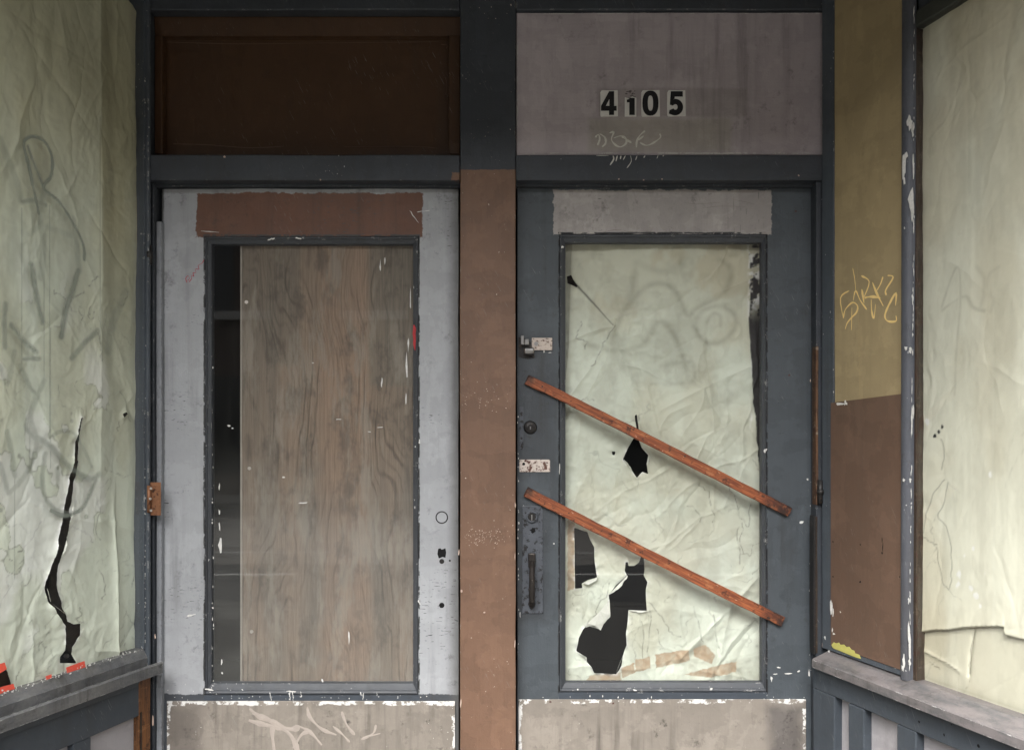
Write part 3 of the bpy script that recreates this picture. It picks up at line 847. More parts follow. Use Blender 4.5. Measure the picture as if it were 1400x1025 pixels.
# ------------------------------------------------------------------ left door
dx = lambda x, d=D: F.px(x, 605, d)[0]
dz = lambda y, d=D: F.px(700, y, d)[1]
ld = thing('door', (dx(424), .065, .02), 'light grey glazed door with brown painted top rail and plywood behind its glass', 'door')
BK = .085
def leaf(root, xs, ys, m_st, m_top, m_bot, m_bead, bead_top=None):
    """xs: slab left, bead outer left, glass left, glass right, bead outer right, slab right; ys: slab top, bead top, glass top, glass bottom, bead bottom, rail bottom"""
    s0, b0, g0, g1, b1, s1 = xs; t0, c0, h0, h1, c1, r1 = ys
    MB().box(dx(s0), dx(b0), .022, dz(t0), D, BK, .002).build('stile', F, m_st, root)
    MB().box(dx(b1), dx(s1), .022, dz(t0), D, BK, .002).build('stile', F, m_st, root)
    MB().box(dx(b0) - .0022, dx(b1) + .0022, dz(c0), dz(t0) - .0004, D - .0004, BK - .004, .0004).build('rail', F, m_top, root)
    MB().box(dx(b0) - .0022, dx(b1) + .0022, .0225, dz(c1), D - .0004, BK - .004, .0004).build('rail', F, m_bot, root)
    gd = D + .020
    U0, U1, Z0, Z1 = dx(b0) + .0008, dx(b1) - .0008, dz(c1) + .0006, dz(c0) - .0006
    i0, i1, j0, j1 = dx(g0, gd), dx(g1, gd), dz(h1, gd), dz(h0, gd)
    # glazing beads with a stepped, sloping section, mitred at the corners
    def bead(outer, inner):
        (ax, az), (bx, bz) = outer; (cx, cz), (ex, ez) = inner
        lerp = lambda p, q, t: (p[0] + (q[0] - p[0]) * t, p[1] + (q[1] - p[1]) * t)
        prof = [(0., .0030), (.10, -.0006), (.22, -.0010), (.34, .0012), (.40, .0050), (.62, .0075), (.95, .0120), (1., .0195)]
        m = MB(); rows = []
        for t, dd in prof:
            p, q = lerp(outer[0], inner[0], t), lerp(outer[1], inner[1], t)
            rows.append((m.bm.verts.new((p[0], D + dd, p[1])), m.bm.verts.new((q[0], D + dd, q[1]))))
        rows.append((m.bm.verts.new((inner[0][0], D + .032, inner[0][1])), m.bm.verts.new((inner[1][0], D + .032, inner[1][1]))))
        rows.append((m.bm.verts.new((outer[0][0], D + .032, outer[0][1])), m.bm.verts.new((outer[1][0], D + .032, outer[1][1]))))
        rows.append(rows[0])
        for r0, r1_ in zip(rows, rows[1:]): m.bm.faces.new((r0[0], r0[1], r1_[1], r1_[0]))
        m.build('glazing_bead', F, m_bead, root)
    bead(((U0, Z0), (U0, Z1)), ((i0, j0), (i0, j1)))
    bead(((U1, Z0), (U1, Z1)), ((i1, j0), (i1, j1)))
    bead(((U0, Z1), (U1, Z1)), ((i0, j1), (i1, j1)))
    bead(((U0, Z0), (U1, Z0)), ((i0, j0), (i1, j0)))
    return i0, i1, j0, j1, gd
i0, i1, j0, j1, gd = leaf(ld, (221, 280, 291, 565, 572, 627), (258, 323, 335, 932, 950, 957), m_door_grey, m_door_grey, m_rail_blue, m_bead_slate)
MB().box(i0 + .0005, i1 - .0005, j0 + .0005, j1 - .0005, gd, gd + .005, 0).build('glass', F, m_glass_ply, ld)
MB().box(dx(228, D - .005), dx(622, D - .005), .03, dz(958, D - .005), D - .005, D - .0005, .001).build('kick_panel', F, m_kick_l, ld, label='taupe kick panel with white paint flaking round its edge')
# lock holes
MB().ring(dx(604), dz(707), D - .0006, D + .002, .0175, .0145).build('keyhole_cover', F, m_iron, ld, True)
MB().cyl(dx(604), dz(707), D - .0004, D + .002, .0142, 20).build('keyhole_cover', F, m_door_grey, ld)
hl = MB().prism([(dx(x), dz(y)) for x, y in ((599, 750), (602, 749), (604, 751), (609, 749), (610, 755), (609, 762), (605, 761), (600, 763), (598, 757))][::-1], D - .0004, D + .001)
hl.build('lock_hole', F, m_hole, ld)
MB().cyl(dx(604), dz(827), D - .0005, D + .001, .0075, 12).build('lock_hole', F, m_hole, ld)
MB().cyl(dx(604), dz(767), D - .0006, D + .001, .007, 12).cyl(dx(615), dz(766), D - .0006, D + .001, .003, 10).build('old_screw', F, m_iron, ld)
# rust coloured hinge
hn = MB().box(fx(204), fx(221), fz(704), fz(659), -.006, -.0045, .0005).build('hinge', F, m_copper, ld, label='rusty copper coloured butt hinge')
MB().vcyl(fx(206), -.010, fz(700), fz(663), .0055, 12).build('hinge_barrel', F, m_copper, hn, True)
for yy in (667, 681, 697):
    MB().cyl(fx(208 + (yy % 5)), fz(yy), -.0165, -.0155, .0036, 10).build('screw', F, m_bright, hn)
# marks: scribble, flecks, drips
sg = MB()
for pts in ([(256, 387), (254, 381), (257, 377), (259, 381), (256, 384)], [(258, 386), (262, 381), (262, 376), (265, 378), (264, 373), (268, 373), (267, 368), (272, 368), (271, 363), (276, 360), (279, 355)]):
    sg.stroke(smooth_pts(P(F, pts, D), 3), .0016, D - .0002)
sg.build('scribble', F, m_red, ld, label='tiny red marker scribble beside the glass')
sg = MB()
sg.stroke(P(F, [(566, 444), (567, 450), (566, 456), (567, 463), (566.5, 470), (567.5, 479)], D + .005), .0062, D + .0045)
m_redp = plain('red_paint', (.40, .025, .03), .55, 0, .3)
sg.build('red_smear', F, m_redp, ld, label='red paint smear on the right bead')
mk = MB()
for (x0, y0, x1, y1, w) in ((256, 842, 268, 839, 3), (280, 941, 292, 943, 3), (369, 946, 371, 957, 1.3), (396, 944, 397, 957, 1.3), (400, 944, 401, 958, 1.2), (411, 944, 412, 952, 1.3), (493, 945, 494, 950, 1.2), (497, 946, 496, 956, 1.2),
                            (515, 946, 516, 950, 1.2), (405, 945, 392, 944, 2), (573, 606, 574, 600, 3), (572, 820, 574, 826, 3), (376, 326, 366, 328, 4), (412, 327, 404, 325, 4), (275, 316, 300, 318, 1.2), (570, 290, 588, 288, 1.2), (560, 288, 572, 305, 1.2)):
    u0, z0 = F.px(x0, y0, D); u1, z1 = F.px(x1, y1, D)
    mk.stroke([(u0 + (u1 - u0) * k / 7 + random.gauss(0, .0006), z0 + (z1 - z0) * k / 7 + random.gauss(0, .0006)) for k in range(8)], w * .0014, D - .0012)
for k in range(70):
    side = random.random()
    if side < .45: x, y = random.gauss(290.5, .8), random.uniform(480, 925)
    elif side < .6: x, y = random.gauss(568, 2), random.uniform(360, 700)
    elif side < .85: x, y = random.uniform(230, 620), random.gauss(952, 2.5)
    else: x, y = random.uniform(225, 300), random.gauss(938, 6)
    u, z = F.px(x, y, D + .004); mk.fleck(u, z, random.uniform(.0006, .0022), random.uniform(.0008, .005 if side < .6 else .002), D - .0008 if side > .6 else D + .004)
mk.build('paint_fleck', F, m_white, ld, kind='stuff')
sg = MB()
for pts, w in (([(341, 968), (356, 980), (376, 988), (372, 1000), (377, 1040)], .012), ([(340, 984), (362, 990), (398, 996), (410, 992)], .013), ([(345, 975), (372, 985), (398, 1005), (408, 1030)], .011), ([(401, 1022), (412, 1004), (424, 998)], .009),
               ([(420, 966), (424, 980), (440, 996), (460, 1004)], .008), ([(408, 992), (424, 1000), (440, 1018)], .008), ([(467, 972), (474, 990), (485, 1004)], .007), ([(455, 992), (468, 1003), (478, 1014)], .006), ([(494, 1010), (510, 1002), (514, 990)], .006), ([(496, 1008), (520, 1002)], .005)):
    sg.stroke(smooth_pts(P(F, pts, D - .0052), 4), w, D - .0053, .0003)
sg.build('spray_tag', F, m_pale, ld, label='pale sprayed tag across the kick panel')
# flecks on the glass itself
mk = MB()
for (x, y, a_, b_) in ((522, 523, 1.5, 6), (300, 700, 1.4, 5), (301, 745, 2.4, 12), (300, 720, 1.2, 6), (313, 582, 4, 1.2), (318, 585, 2, 1), (414, 687, 8, 1), (303, 905, 1.3, 5), (304, 920, 1.8, 1.8), (520, 365, 1, 9), (526, 355, 1.2, 6), (463, 573, 4, .8), (388, 652, 2, 1.2),
                       (505, 590, 3, .7), (520, 584, 5, .8), (477, 870, 1, 9), (441, 930, 1.5, 3), (428, 496, 2, .8), (300, 665, 1, 4), (558, 470, 1.2, 12), (556, 500, 1.6, 20), (555, 545, 1.2, 9), (561, 410, 1, 14)):
    u, z = F.px(x, y, gd); mk.fleck(u, z, a_ * .00205, b_ * .00205, gd - .0001, .0003, 8, .6)
mk.build('glass_fleck', F, m_white, ld, kind='stuff')

ply = thing('plywood_sheet', (dx(449, .08), .085, j0 - .02), 'weathered brown plywood sheet screwed up behind the left door glass', 'plywood')
MB().box(F.px(331, 600, .076)[0], i1 + .02, j0 - .02, j1 + .02, .076, .092, .0005).build('sheet', F, m_ply, ply)
MB().box(F.px(328.5, 600, .077)[0], F.px(331, 600, .077)[0] - .0002, j0 - .02, j1 + .02, .077, .0915, 0).build('edge_strip', F, m_plyedge, ply)
for x, y in ((337, 413), (341, 640), (344, 863)):
    MB().cyl(*F.px(x, y, .076), .0745, .0765, .005, 14).build('screw', F, m_bright, ply)

# ------------------------------------------------------------------ right door
rd = thing('door', (dx(907), .065, .02), 'slate blue glazed door with torn paper behind the glass and two battens across', 'door')
i0, i1, j0, j1, gd = leaf(rd, (707, 765, 773, 1040, 1048, 1111), (257, 320, 333, 931, 946, 955), m_door_slate, m_door_slate, m_rail_blue, m_bead_slate)
MB().box(i0 + .0005, i1 - .0005, j0 + .0005, j1 - .0005, gd, gd + .005, 0).build('glass', F, m_glass, rd)
MB().box(dx(709, D - .005), dx(1102, D - .005), .03, dz(956, D - .005), D - .005, D - .0005, .001).build('kick_panel', F, m_kick_r, rd, label='taupe kick panel, black scuff at its right end')
hp = MB().box(dx(727), dx(755), dz(479), dz(462), D - .004, D - .001, .001).build('hasp', F, m_ivory, rd, label='cream painted hasp plate with a steel staple')
MB().cyl(dx(733), dz(470), D - .0055, D - .003, .006, 12).build('screw', F, m_steel, hp)
MB().prism([(dx(x), dz(y)) for x, y in ((708.5, 461), (719, 463), (729, 470), (731, 489), (722, 491), (709, 488))][::-1], D - .0012, D).build('staple_shadow', F, m_iron, hp)  # dark plate put in for the shadowed gap behind the staple
hb = MB().box(dx(712), dx(716), dz(472), dz(460), D - .020, D - .001, .001); hb.tube([(dx(716), D - .013, dz(480.5)), (dx(718), D - .013, dz(480.5)), (dx(728), D - .013, dz(480.5)), (dx(730), D - .013, dz(480.5))], [.008, .0105, .0105, .008], 14); hb.box(dx(716) + .001, dx(723), dz(472), dz(464), D - .012, D - .002, .002)
hb.build('staple', F, m_steel, hp)
for cx, cy in ((725, 584),):
    c_ = MB().cyl(dx(cx), dz(cy), D - .007, D, .019, 24, .016).build('deadbolt', F, m_iron, rd, True)
    MB().ring(dx(cx), dz(cy), D - .0095, D - .006, .0085, .006, 18).build('key_cylinder', F, m_iron, c_, True)
    MB().box(dx(cx) - .0012, dx(cx) + .0012, dz(cy) - .006, dz(cy) + .002, D - .0092, D - .0065, 0).build('key_slot', F, m_steel, c_)
ep = MB().box(dx(710), dx(715.5), dz(614), dz(556), D - .0015, D + .001, .0006).build('edge_plate', F, m_ironpaint, rd)
for yy in (567, 599, 610): MB().cyl(dx(713), dz(yy), D - .0026, D - .001, .0032, 10).build('screw', F, m_iron, ep)
MB().box(dx(710), dx(752), dz(645), dz(628), D - .002, D, .0008).build('name_plate', F, m_plate, rd, label='white plate stained with rust')
MB().cyl(dx(716), dz(634), D - .0026, D - .001, .0042, 10).build('old_screw', F, m_hole, rd)
lp = MB().box(dx(714), dx(742), dz(838), dz(691), D - .003, D, .0012).build('lock_plate', F, m_ironpaint, rd, label='painted lock plate carrying a cylinder and pull handle')
MB().ring(dx(727), dz(706), D - .008, D - .002, .0165, .0115, 24).build('cylinder_ring', F, m_ironpaint, lp, True)
MB().cyl(dx(727), dz(706), D - .0065, D - .002, .0105, 20).build('key_cylinder', F, m_iron, lp)
MB().box(dx(727) - .0015, dx(727) + .0015, dz(711), dz(703), D - .0072, D - .006, 0).build('key_slot', F, m_steel, lp)
MB().fleck(dx(729), dz(725), .013, .007, D - .0032, .0012, 11, .6).build('broken_latch', F, m_hole, lp)
hu = dx(727)
h_ = MB().tube([(hu, D - .004, dz(768)), (hu, D - .018, dz(769)), (hu, D - .030, dz(775)), (hu, D - .034, dz(788)), (hu, D - .034, dz(805)), (hu, D - .030, dz(818)), (hu, D - .018, dz(825)), (hu, D - .004, dz(826))],
               [.008, .008, .0075, .008, .0085, .008, .008, .0085], 12)
h_.box(hu - .010, hu + .010, dz(775), dz(755), D - .016, D - .003, .003)
h_.cyl(hu, dz(824), D - .014, D - .003, .010, 14)
h_.build('handle', F, plain('worn_bronze_handle', (.034, .029, .026), .4, .5, .4, 70, .0005, (.2, .17, .14), .60), lp)
mk = MB()
for (x, y, a_, b_) in ((1046, 616, 3.5, 3.5), (1104, 655, 1.6, 1.6), (1096, 714, 4, 2), (1078, 920, 8, 1.6), (1060, 921, 3, 1.2), (1092, 917, 2, 1.2), (1055, 927, 1.5, 4), (1106, 919, 1.3, 5), (1064, 912, 3, 1), (744, 478, 1, 5), (752, 482, 3, 1), (757, 743, 1.2, 1.2),
                       (716, 692, 1.5, 1.5), (769, 338, 2, 2), (868, 943, 3, 2), (790, 942, 1.5, 1.5), (765, 640, .8, 7), (711, 840, .8, 7), (972, 941, 2, 1.5)):
    u, z = F.px(x, y, D); mk.fleck(u, z, a_ * .002, b_ * .002, D - .0004 if y < 935 or x > 1048 else D - .001, .0004, 8, .6)
for k in range(46):
    q = random.random()
    if q < .4: x, y = random.gauss(708.5, .6), random.uniform(560, 950)
    elif q < .7: x, y = random.uniform(712, 1100), random.gauss(953, 1.5)
    else: x, y = random.gauss(1108, .8), random.uniform(600, 950)
    u, z = F.px(x, y, D); mk.fleck(u, z, random.uniform(.0006, .002), random.uniform(.0008, .004), D - .0004)
mk.build('paint_fleck', F, m_white, rd, kind='stuff')
mk = MB()
for x, y in ((947, 292), (986, 267), (904, 287), (1088, 289), (1079, 513), (752, 958), (838, 960)):
    u, z = F.px(x, y, D); mk.fleck(u, z, .004, .003, D - (.0003 if y < 950 else .0054), .0003, 8, .4)
for pts in ([(930, 276), (950, 279), (985, 277)], [(960, 285), (985, 282), (1020, 283)], [(1000, 272), (1030, 279)], [(820, 318), (845, 314), (860, 317), (880, 316)]):
    mk.stroke(smooth_pts(P(F, pts, D), 3), .0016, D - .0003)
mk.build('paint_chip', F, plain('dark_red_chip', (.08, .035, .03), .6), rd, kind='stuff')

# paper behind the right door's glass
zero = lambda U, Z, H: U * 0
def wander(U, Z, n, seed, box, vert=.5, dark=.6):
    """fine broken crackle lines that wander down an old dried-out sheet"""
    rs = np.random.RandomState(seed); c = np.zeros(U.shape)
    nz = fbm(U * 110, Z * 110, 2, seed)
    for i in range(n):
        x, y = rs.uniform(box[0], box[1]), rs.uniform(box[2], box[3])
        th = -math.pi / 2 + rs.normal(0, vert); q = [(x, y)]
        for k in range(rs.randint(8, 30)):
            th += rs.normal(0, .55); th += (-math.pi / 2 - th) * .12
            st_ = rs.uniform(.003, .008); x += st_ * math.cos(th); y += st_ * math.sin(th); q.append((x, y))
            if rs.rand() < .12: x += rs.normal(0, .005)
        xs_ = [a for a, b in q]; ys_ = [b for a, b in q]
        m = (U > min(xs_) - .01) & (U < max(xs_) + .01) & (Z > min(ys_) - .01) & (Z < max(ys_) + .01)
        if not m.any(): continue
        s = dist_poly(U[m], Z[m], q); w = rs.uniform(.0008, .0015)
        c[m] = np.maximum(c[m], np.exp(-(s / w) ** 2) * rs.uniform(.3, 1) * dark * (.25 + .75 * sstep(nz[m], .38, .55)))
    return c
PD = gd + .022
dp = thing('paper_sheet', ((i0 + i1) / 2, PD, j0), 'pale green paper with black torn holes and brown tape behind the battened door glass', 'paper')
pp = lambda pts: P(F, pts, PD)
hole1 = pp([(866, 600), (870, 597), (874, 602), (878, 612), (887, 622), (884, 634), (887, 648), (879, 645), (871, 653), (862, 640), (852, 628), (858, 614)])
slit1 = pp([(868, 568), (871, 566), (873, 585), (872, 600), (869, 600), (870, 585)])
dot1 = pp([(837, 617), (842, 617), (841, 622), (838, 622)])
hole2 = pp([(785, 721), (794, 724), (803, 727), (807, 738), (812, 747), (813, 768), (816, 788), (803, 793), (795, 797), (796, 803), (786, 804)])
hole3 = pp([(855, 768), (858, 767), (859, 773), (867, 773), (873, 768), (877, 758), (880, 762), (881, 778), (880, 786), (885, 795), (883, 806), (884, 834), (872, 835), (859, 833), (858, 848), (855, 866), (856, 880), (851, 896), (849, 908), (842, 920),
            (812, 919), (808, 910), (802, 904), (802, 897), (788, 890), (791, 872), (797, 860), (804, 853), (808, 857), (820, 860), (830, 846), (834, 842), (833, 825), (832, 812), (842, 800), (850, 793), (857, 786), (854, 780)])
slit2 = pp([(775, 378), (781, 376), (784, 383), (790, 391), (788, 393), (782, 390), (776, 387)])
us = np.arange(i0 - .004, i1 + .006, .0024); zs = np.arange(j0 - .006, j1 + .006, .0024)
crk = []
def dp_height(U, Z):
    H = (fbm(U * 5, Z * 3.2, 3, 2) - .5) * .022
    H += creases(U, Z, 130, 7, .0048, .0075, (i0, i1, j0, j1), .8)
    H += creases(U, Z, 12, 17, .006, .03, (i0, i1, j0, j1), .6)
    H += (np.abs(fbm(U * 22, Z * 22, 3, 4) - .5)) * -.008 * (.3 + 1.1 * sstep(fbm(U * 4, Z * 4, 2, 64), .35, .65)) - np.abs(fbm(U * 47 + 5 * fbm(U * 9, Z * 9, 2, 3), Z * 47, 2, 14) - .5) * .0024 + (fbm(U * 40, Z * 30, 3, 4) - .5) * .0016
    for a_, b_, am in (((838, 444), (900, 590), .004), ((780, 540), (838, 450), .005), ((700 + 70, 470), (840, 447), .005), ((838, 447), (905, 440), .003), ((905, 560), (1030, 500), .004), ((960, 470), (975, 700), .003), ((930, 900), (1035, 790), .006), ((800, 760), (860, 700), .003)):
        s = dist_poly(U, Z, smooth_pts(pp([a_, ((a_[0] + b_[0]) / 2 + 9, (a_[1] + b_[1]) / 2 - 7), b_]), 4)); H += am * np.exp(-s / .008)
    return .019 * np.tanh(H / .019)
def right_edge(Z):                                            # the ragged, peeled right margin of the sheet
    ys = np.array([333, 400, 440, 480, 520, 545, 570, 600, 640, 680, 740, 931]); xs_ = np.array([1024, 1026, 1024, 1027, 1029, 1030, 1034, 1036, 1039, 1042, 1047, 1052])
    zz = np.array([dz(y, PD) for y in ys])[::-1]; uu = np.array([dx(x, PD) for x in xs_])[::-1]
    return np.interp(Z, zz, uu)
def left_edge(Z):
    ys = np.array([333, 480, 520, 931]); xs_ = np.array([782, 777, 773, 766])
    return np.interp(Z, np.array([dz(y, PD) for y in ys])[::-1], np.array([dx(x, PD) for x in xs_])[::-1])
def dp_stain(U, Z, H):
    s = sstep(fbm(U * 6, Z * 4, 4, 21), .42, .68) * .5 + sstep(Z, 1.62, 1.95) * .55
    s += .5 * sstep(fbm(U * 14, Z * 9, 3, 8), .52, .66) * sstep(Z, 1.55, 1.9)
    return np.clip(s, 0, 1)
def dp_grime(U, Z, H):
    gm = np.zeros(U.shape)
    for pts, w, a_ in (([(836, 470), (850, 430), (880, 395), (905, 388), (925, 400), (940, 430), (955, 420), (990, 400), (1000, 370), (985, 355)], .010, .35), ([(950, 445), (960, 425), (985, 418), (1005, 430), (1004, 450), (985, 468), (962, 465), (950, 445)], .009, .35),
                       ([(968, 440), (975, 428), (985, 432), (985, 445)], .007, .3), ([(800, 470), (850, 480), (880, 470), (900, 440), (920, 455), (935, 490), (940, 520)], .010, .28), ([(870, 360), (905, 372), (930, 360)], .012, .25), ([(905, 500), (945, 495), (948, 520), (910, 525)], .009, .25),
                       ([(925, 905), (985, 860), (1030, 800)], .010, .45), ([(870, 360), (860, 420)], .01, .25)):
        s = dist_poly(U, Z, smooth_pts(pp(pts), 4)); gm = np.maximum(gm, a_ * 1.25 * np.exp(-(s / (w * .9)) ** 2))
    gm = gm * (.5 + fbm(U * 30, Z * 30, 3, 33))
    gm = np.maximum(gm, .5 * np.exp(-np.abs(Z - j1) / .012)); gm = np.maximum(gm, .45 * np.exp(-np.abs(U - left_edge(Z)) / .006))
    gm = np.maximum(gm, .8 * sstep(sdf(U, Z, pp([(995, 905), (1040, 895), (1045, 935), (990, 935)])), .006, -.006) * (.4 + .6 * fbm(U * 50, Z * 50, 3, 3)))
    gm = np.maximum(gm, .35 * sstep(U, i1 - .05, i1 - .004) * fbm(U * 40, Z * 12, 3, 41))
    gm += .22 * sstep(fbm(U * 6, Z * 6, 5, 52, .62), .49, .60) + .16 * sstep(fbm(U * 26, Z * 14, 4, 58, .6), .52, .64)
    return np.clip(gm, 0, 1)
def dp_crack(U, Z, H):
    c = np.zeros(U.shape); rs = np.random.RandomState(3)
    for pts in ([(838, 446), (826, 470), (810, 500)], [(955, 660), (972, 680), (978, 720)], [(1000, 660), (1006, 690), (1022, 720), (1027, 690)], [(1010, 720), (1012, 770)], [(888, 820), (905, 845), (918, 865), (932, 872)], [(950, 830), (962, 880)], [(975, 840), (985, 890)], [(878, 850), (880, 905)], [(900, 860), (905, 890)],
                [(890, 835), (886, 900)], [(866, 870), (868, 898)], [(1015, 715), (1012, 745), (1018, 760)], [(795, 440), (790, 460), (800, 468), (798, 480)], [(832, 800), (815, 835), (800, 858)], [(940, 690), (955, 700), (958, 715)], [(778, 555), (800, 545), (812, 548)]):
        q = pp(pts); q = smooth_pts([(a_ + rs.normal(0, .0032), b_ + rs.normal(0, .0032)) for a_, b_ in smooth_pts(q, 5)], 2)
        s = dist_poly(U, Z, q); c = np.maximum(c, np.exp(-(s / .0014) ** 2) * .62 * (.35 + .65 * (fbm(U * 80, Z * 80, 2, 5) > .45)))
    f = fbm(U * 9, Z * 9, 4, 77)
    c = np.maximum(c, np.exp(-((f - .5) / .006) ** 2) * sstep(fbm(U * 4, Z * 4, 2, 61), .58, .68) * .4)
    c = np.maximum(c, wander(U, Z, 34, 71, (i0, i1, j0, 1.36), .5, .50))
    for h in (hole1, hole2, hole3): pass
    return np.clip(c, 0, 1)
def dp_tape(U, Z, H):
    t = np.zeros(U.shape); ed = (fbm(U * 120, Z * 120, 2, 9) - .5) * .004
    for q in ([(848, 912), (866, 905), (868, 918), (850, 926)], [(868, 900), (888, 897), (889, 912), (868, 917)], [(896, 895), (941, 888), (943, 903), (897, 913)], [(948, 887), (965, 881), (978, 896), (974, 908), (950, 897)], [(935, 922), (972, 912), (1008, 905), (1007, 919), (972, 926)], [(806, 923), (848, 918), (850, 930), (800, 932)],
              [(776, 700), (785, 704), (785, 805), (776, 808)]):
        s = sdf(U, Z, pp(q)) + ed; t = np.maximum(t, sstep(s, .0012, -.0012) * (.58 + .5 * fbm(U * 70, Z * 70, 3, 19)))
    return np.clip(t, 0, 1)
def dp_white(U, Z, H):
    rim = np.zeros(U.shape)
    for h in (hole1, hole2, hole3): rim = np.maximum(rim, .8 * np.exp(-np.maximum(sdf(U, Z, h), 0) / .0034) * sstep(fbm(U * 60, Z * 60, 2, 12), .40, .52))
    band = sstep(U, dx(1020, PD), dx(1026, PD)) * sstep(dz(445, PD) - Z, 0, -.04)
    w = band * sstep(fbm(U * 60, Z * 45, 4, 71), .42, .58) * .8
    w = np.maximum(w, rim)
    w = np.maximum(w, .5 * np.exp(-((U - dx(1028, PD)) / .004) ** 2) * sstep(fbm(U * 90, Z * 20, 3, 14), .5, .62) * (Z < dz(440, PD)) * (Z > dz(600, PD)))
    return w
def dp_black(U, Z, H):
    re = right_edge(Z) + (fbm(U * 0 + 1, Z * 40, 3, 6) - .5) * .006
    b = sstep(U - re, -.0015, .0015)
    top = sstep(Z, dz(445, PD), dz(400, PD))
    b = b * (1 - top * .85 * sstep(fbm(U * 70, Z * 70, 3, 44), .36, .56))
    le = left_edge(Z) + (fbm(U * 0 + 3, Z * 30, 3, 16) - .5) * .003
    b = np.maximum(b, .55 * sstep(le - U, -.0015, .0015) * (.5 + .5 * fbm(U * 50, Z * 20, 3, 5)))
    s = dist_poly(U, Z, pp([(783, 384), (800, 402), (838, 445)]))
    return np.clip(np.maximum(b, .85 * np.exp(-(s / (.0012 + .0022 * sstep(Z, dz(445), dz(380)))) ** 2)), 0, 1)
paper('sheet', F, us, zs, PD, dp_height, [hole1, slit1, dot1, hole2, hole3, slit2], dict(stain=dp_stain, grime_shade=dp_grime, crack=dp_crack, tape=dp_tape, white=dp_white, black=dp_black), m_paper_d, dp, .010)
fl = MB()
q = pp([(800, 857), (803, 851), (820, 835), (833, 818), (834, 840), (826, 850), (821, 861), (812, 853)])
vs_ = [fl.bm.verts.new((u, PD - .004 - .006 * (k % 3 == 1), z)) for k, (u, z) in enumerate(q)]
fl.bm.faces.new(vs_[:5] + [vs_[5], vs_[6], vs_[7]])
def torn_flap(fr, a_, b_, d0, reach, rad, mat, par, seed):
    """paper curled back from the torn edge a-b: rises towards the glass and rolls over, ragged at its lip"""
    rs = random.Random(seed); a_, b_ = Vector(a_), Vector(b_); t = (b_ - a_); n = Vector((-t.y, t.x)).normalized()
    V = []; nu, nv = 10, 7
    for i in range(nu + 1):
        s_ = i / nu; tip = reach * (math.sin(math.pi * min(1, s_ * .9 + .08)) ** .7) * rs.uniform(.7, 1.1)
        for j in range(nv + 1):
            arc = tip * j / nv; ph = arc / rad
            q = a_ + t * s_ + n * (rad * math.sin(min(ph, 2.6)) * -.35 + arc * .55)
            V.append((q.x, d0 - .0008 - rad * (1 - math.cos(min(ph, 2.2))), q.y))
    Fc = [(i * (nv + 1) + j, (i + 1) * (nv + 1) + j, (i + 1) * (nv + 1) + j + 1, i * (nv + 1) + j + 1) for i in range(nu) for j in range(nv)]
    return mesh_obj('torn_flap', fr, V, Fc, mat, par, True)
m_flap = plain('torn_paper_edge', (.66, .67, .60), .7, 0, .15)
for k, (p0, p1, rc) in enumerate((((816, 788), (796, 797), .016), ((857, 786), (832, 812), .013), ((852, 628), (864, 643), .009), ((788, 890), (803, 904), .012), ((884, 834), (859, 833), .011), ((887, 622), (884, 636), .008), ((842, 920), (851, 896), .010))):
    q0, q1 = pp([p0, p1])
    torn_flap(F, q0, q1, PD - .004, rc * (1 if k not in (0, 1) else 1.2), .005, m_flap, dp, k + 1)
o_ = mesh_obj('torn_flap', F, [tuple(v.co) for v in vs_], [tuple(range(8))], plain('torn_paper_back', (.58, .59, .52), .7), dp); fl.bm.free()

# ------------------------------------------------------------------ battens screwed across the right door
def batten(x0, y0, x1, y1, wpx, label, seed):
    a_ = Vector((dx(x0, D - .012), 0, dz(y0, D - .012))); b_ = Vector((dx(x1, D - .012), 0, dz(y1, D - .012)))
    ax = (b_ - a_).normalized(); ln = (b_ - a_).length
    w = wpx * .00202
    fr = Frame((a_.x, 0, a_.z), (ax.x, 0, ax.z), (0, 1, 0), (-ax.z, 0, ax.x))
    t = thing('wooden_batten', (a_.x, D, a_.z), label, 'wooden batten', 'battens nailed across the slate door')
    rs = random.Random(seed)
    n = 26; rings = []; m = MB()
    th = .0125
    for i in range(n + 1):
        s = i / n * ln
        off = .004 * math.sin(i / n * 3.1 + seed) + rs.uniform(-.0005, .0005)
        h0, h1 = w / 2 + rs.uniform(-.0008, .0006), w / 2 + rs.uniform(-.0008, .0006)
        d0 = D - .0016 - th; d1 = D - .0016
        
        pr = [(-h0, d1), (-h0, d0 + .0015), (-h0 + .0015, d0), (h1 - .002, d0), (h1, d0 + .002), (h1, d1)]
        se = s + (0 if 0 < i < n else 0)
        rings.append([m.bm.verts.new((se + (rs.uniform(-.003, .003) if i in (0, n) else 0), d_, off + z_)) for z_, d_ in pr])
    for r0, r1 in zip(rings, rings[1:]):
        for k in range(6): m.bm.faces.new((r0[k], r0[(k + 1) % 6], r1[(k + 1) % 6], r1[k]))
    m.bm.faces.new(rings[0][::-1]); m.bm.faces.new(rings[-1])
    m.build('stick', fr, m_batten, t)
    for s in (.03 + rs.uniform(0, .02), .10 + rs.uniform(0, .04), ln * rs.uniform(.3, .7), ln - .03 - rs.uniform(0, .02)):
        MB().cyl(s, .004 * math.sin(s / ln * 3.1 + seed) + rs.uniform(-.007, .007), D - .0150, D - .0136, rs.uniform(.0016, .0026), 10).build('nail', fr, m_iron, t)
    mk = MB()
    for k in range(10): mk.fleck(rs.uniform(.1, ln - .1), rs.uniform(-.012, .012), rs.uniform(.001, .005), rs.uniform(.0005, .0015), D - .0145, .0003, 7, .6)
    mk.build('worn_fleck', fr, plain('pale_wood_fleck', (.55, .30, .2), .6), t, kind='stuff')
batten(720, 520, 1080, 698, 13.4, 'upper red stained wooden batten, slanting across the torn hole at mid height', 1)
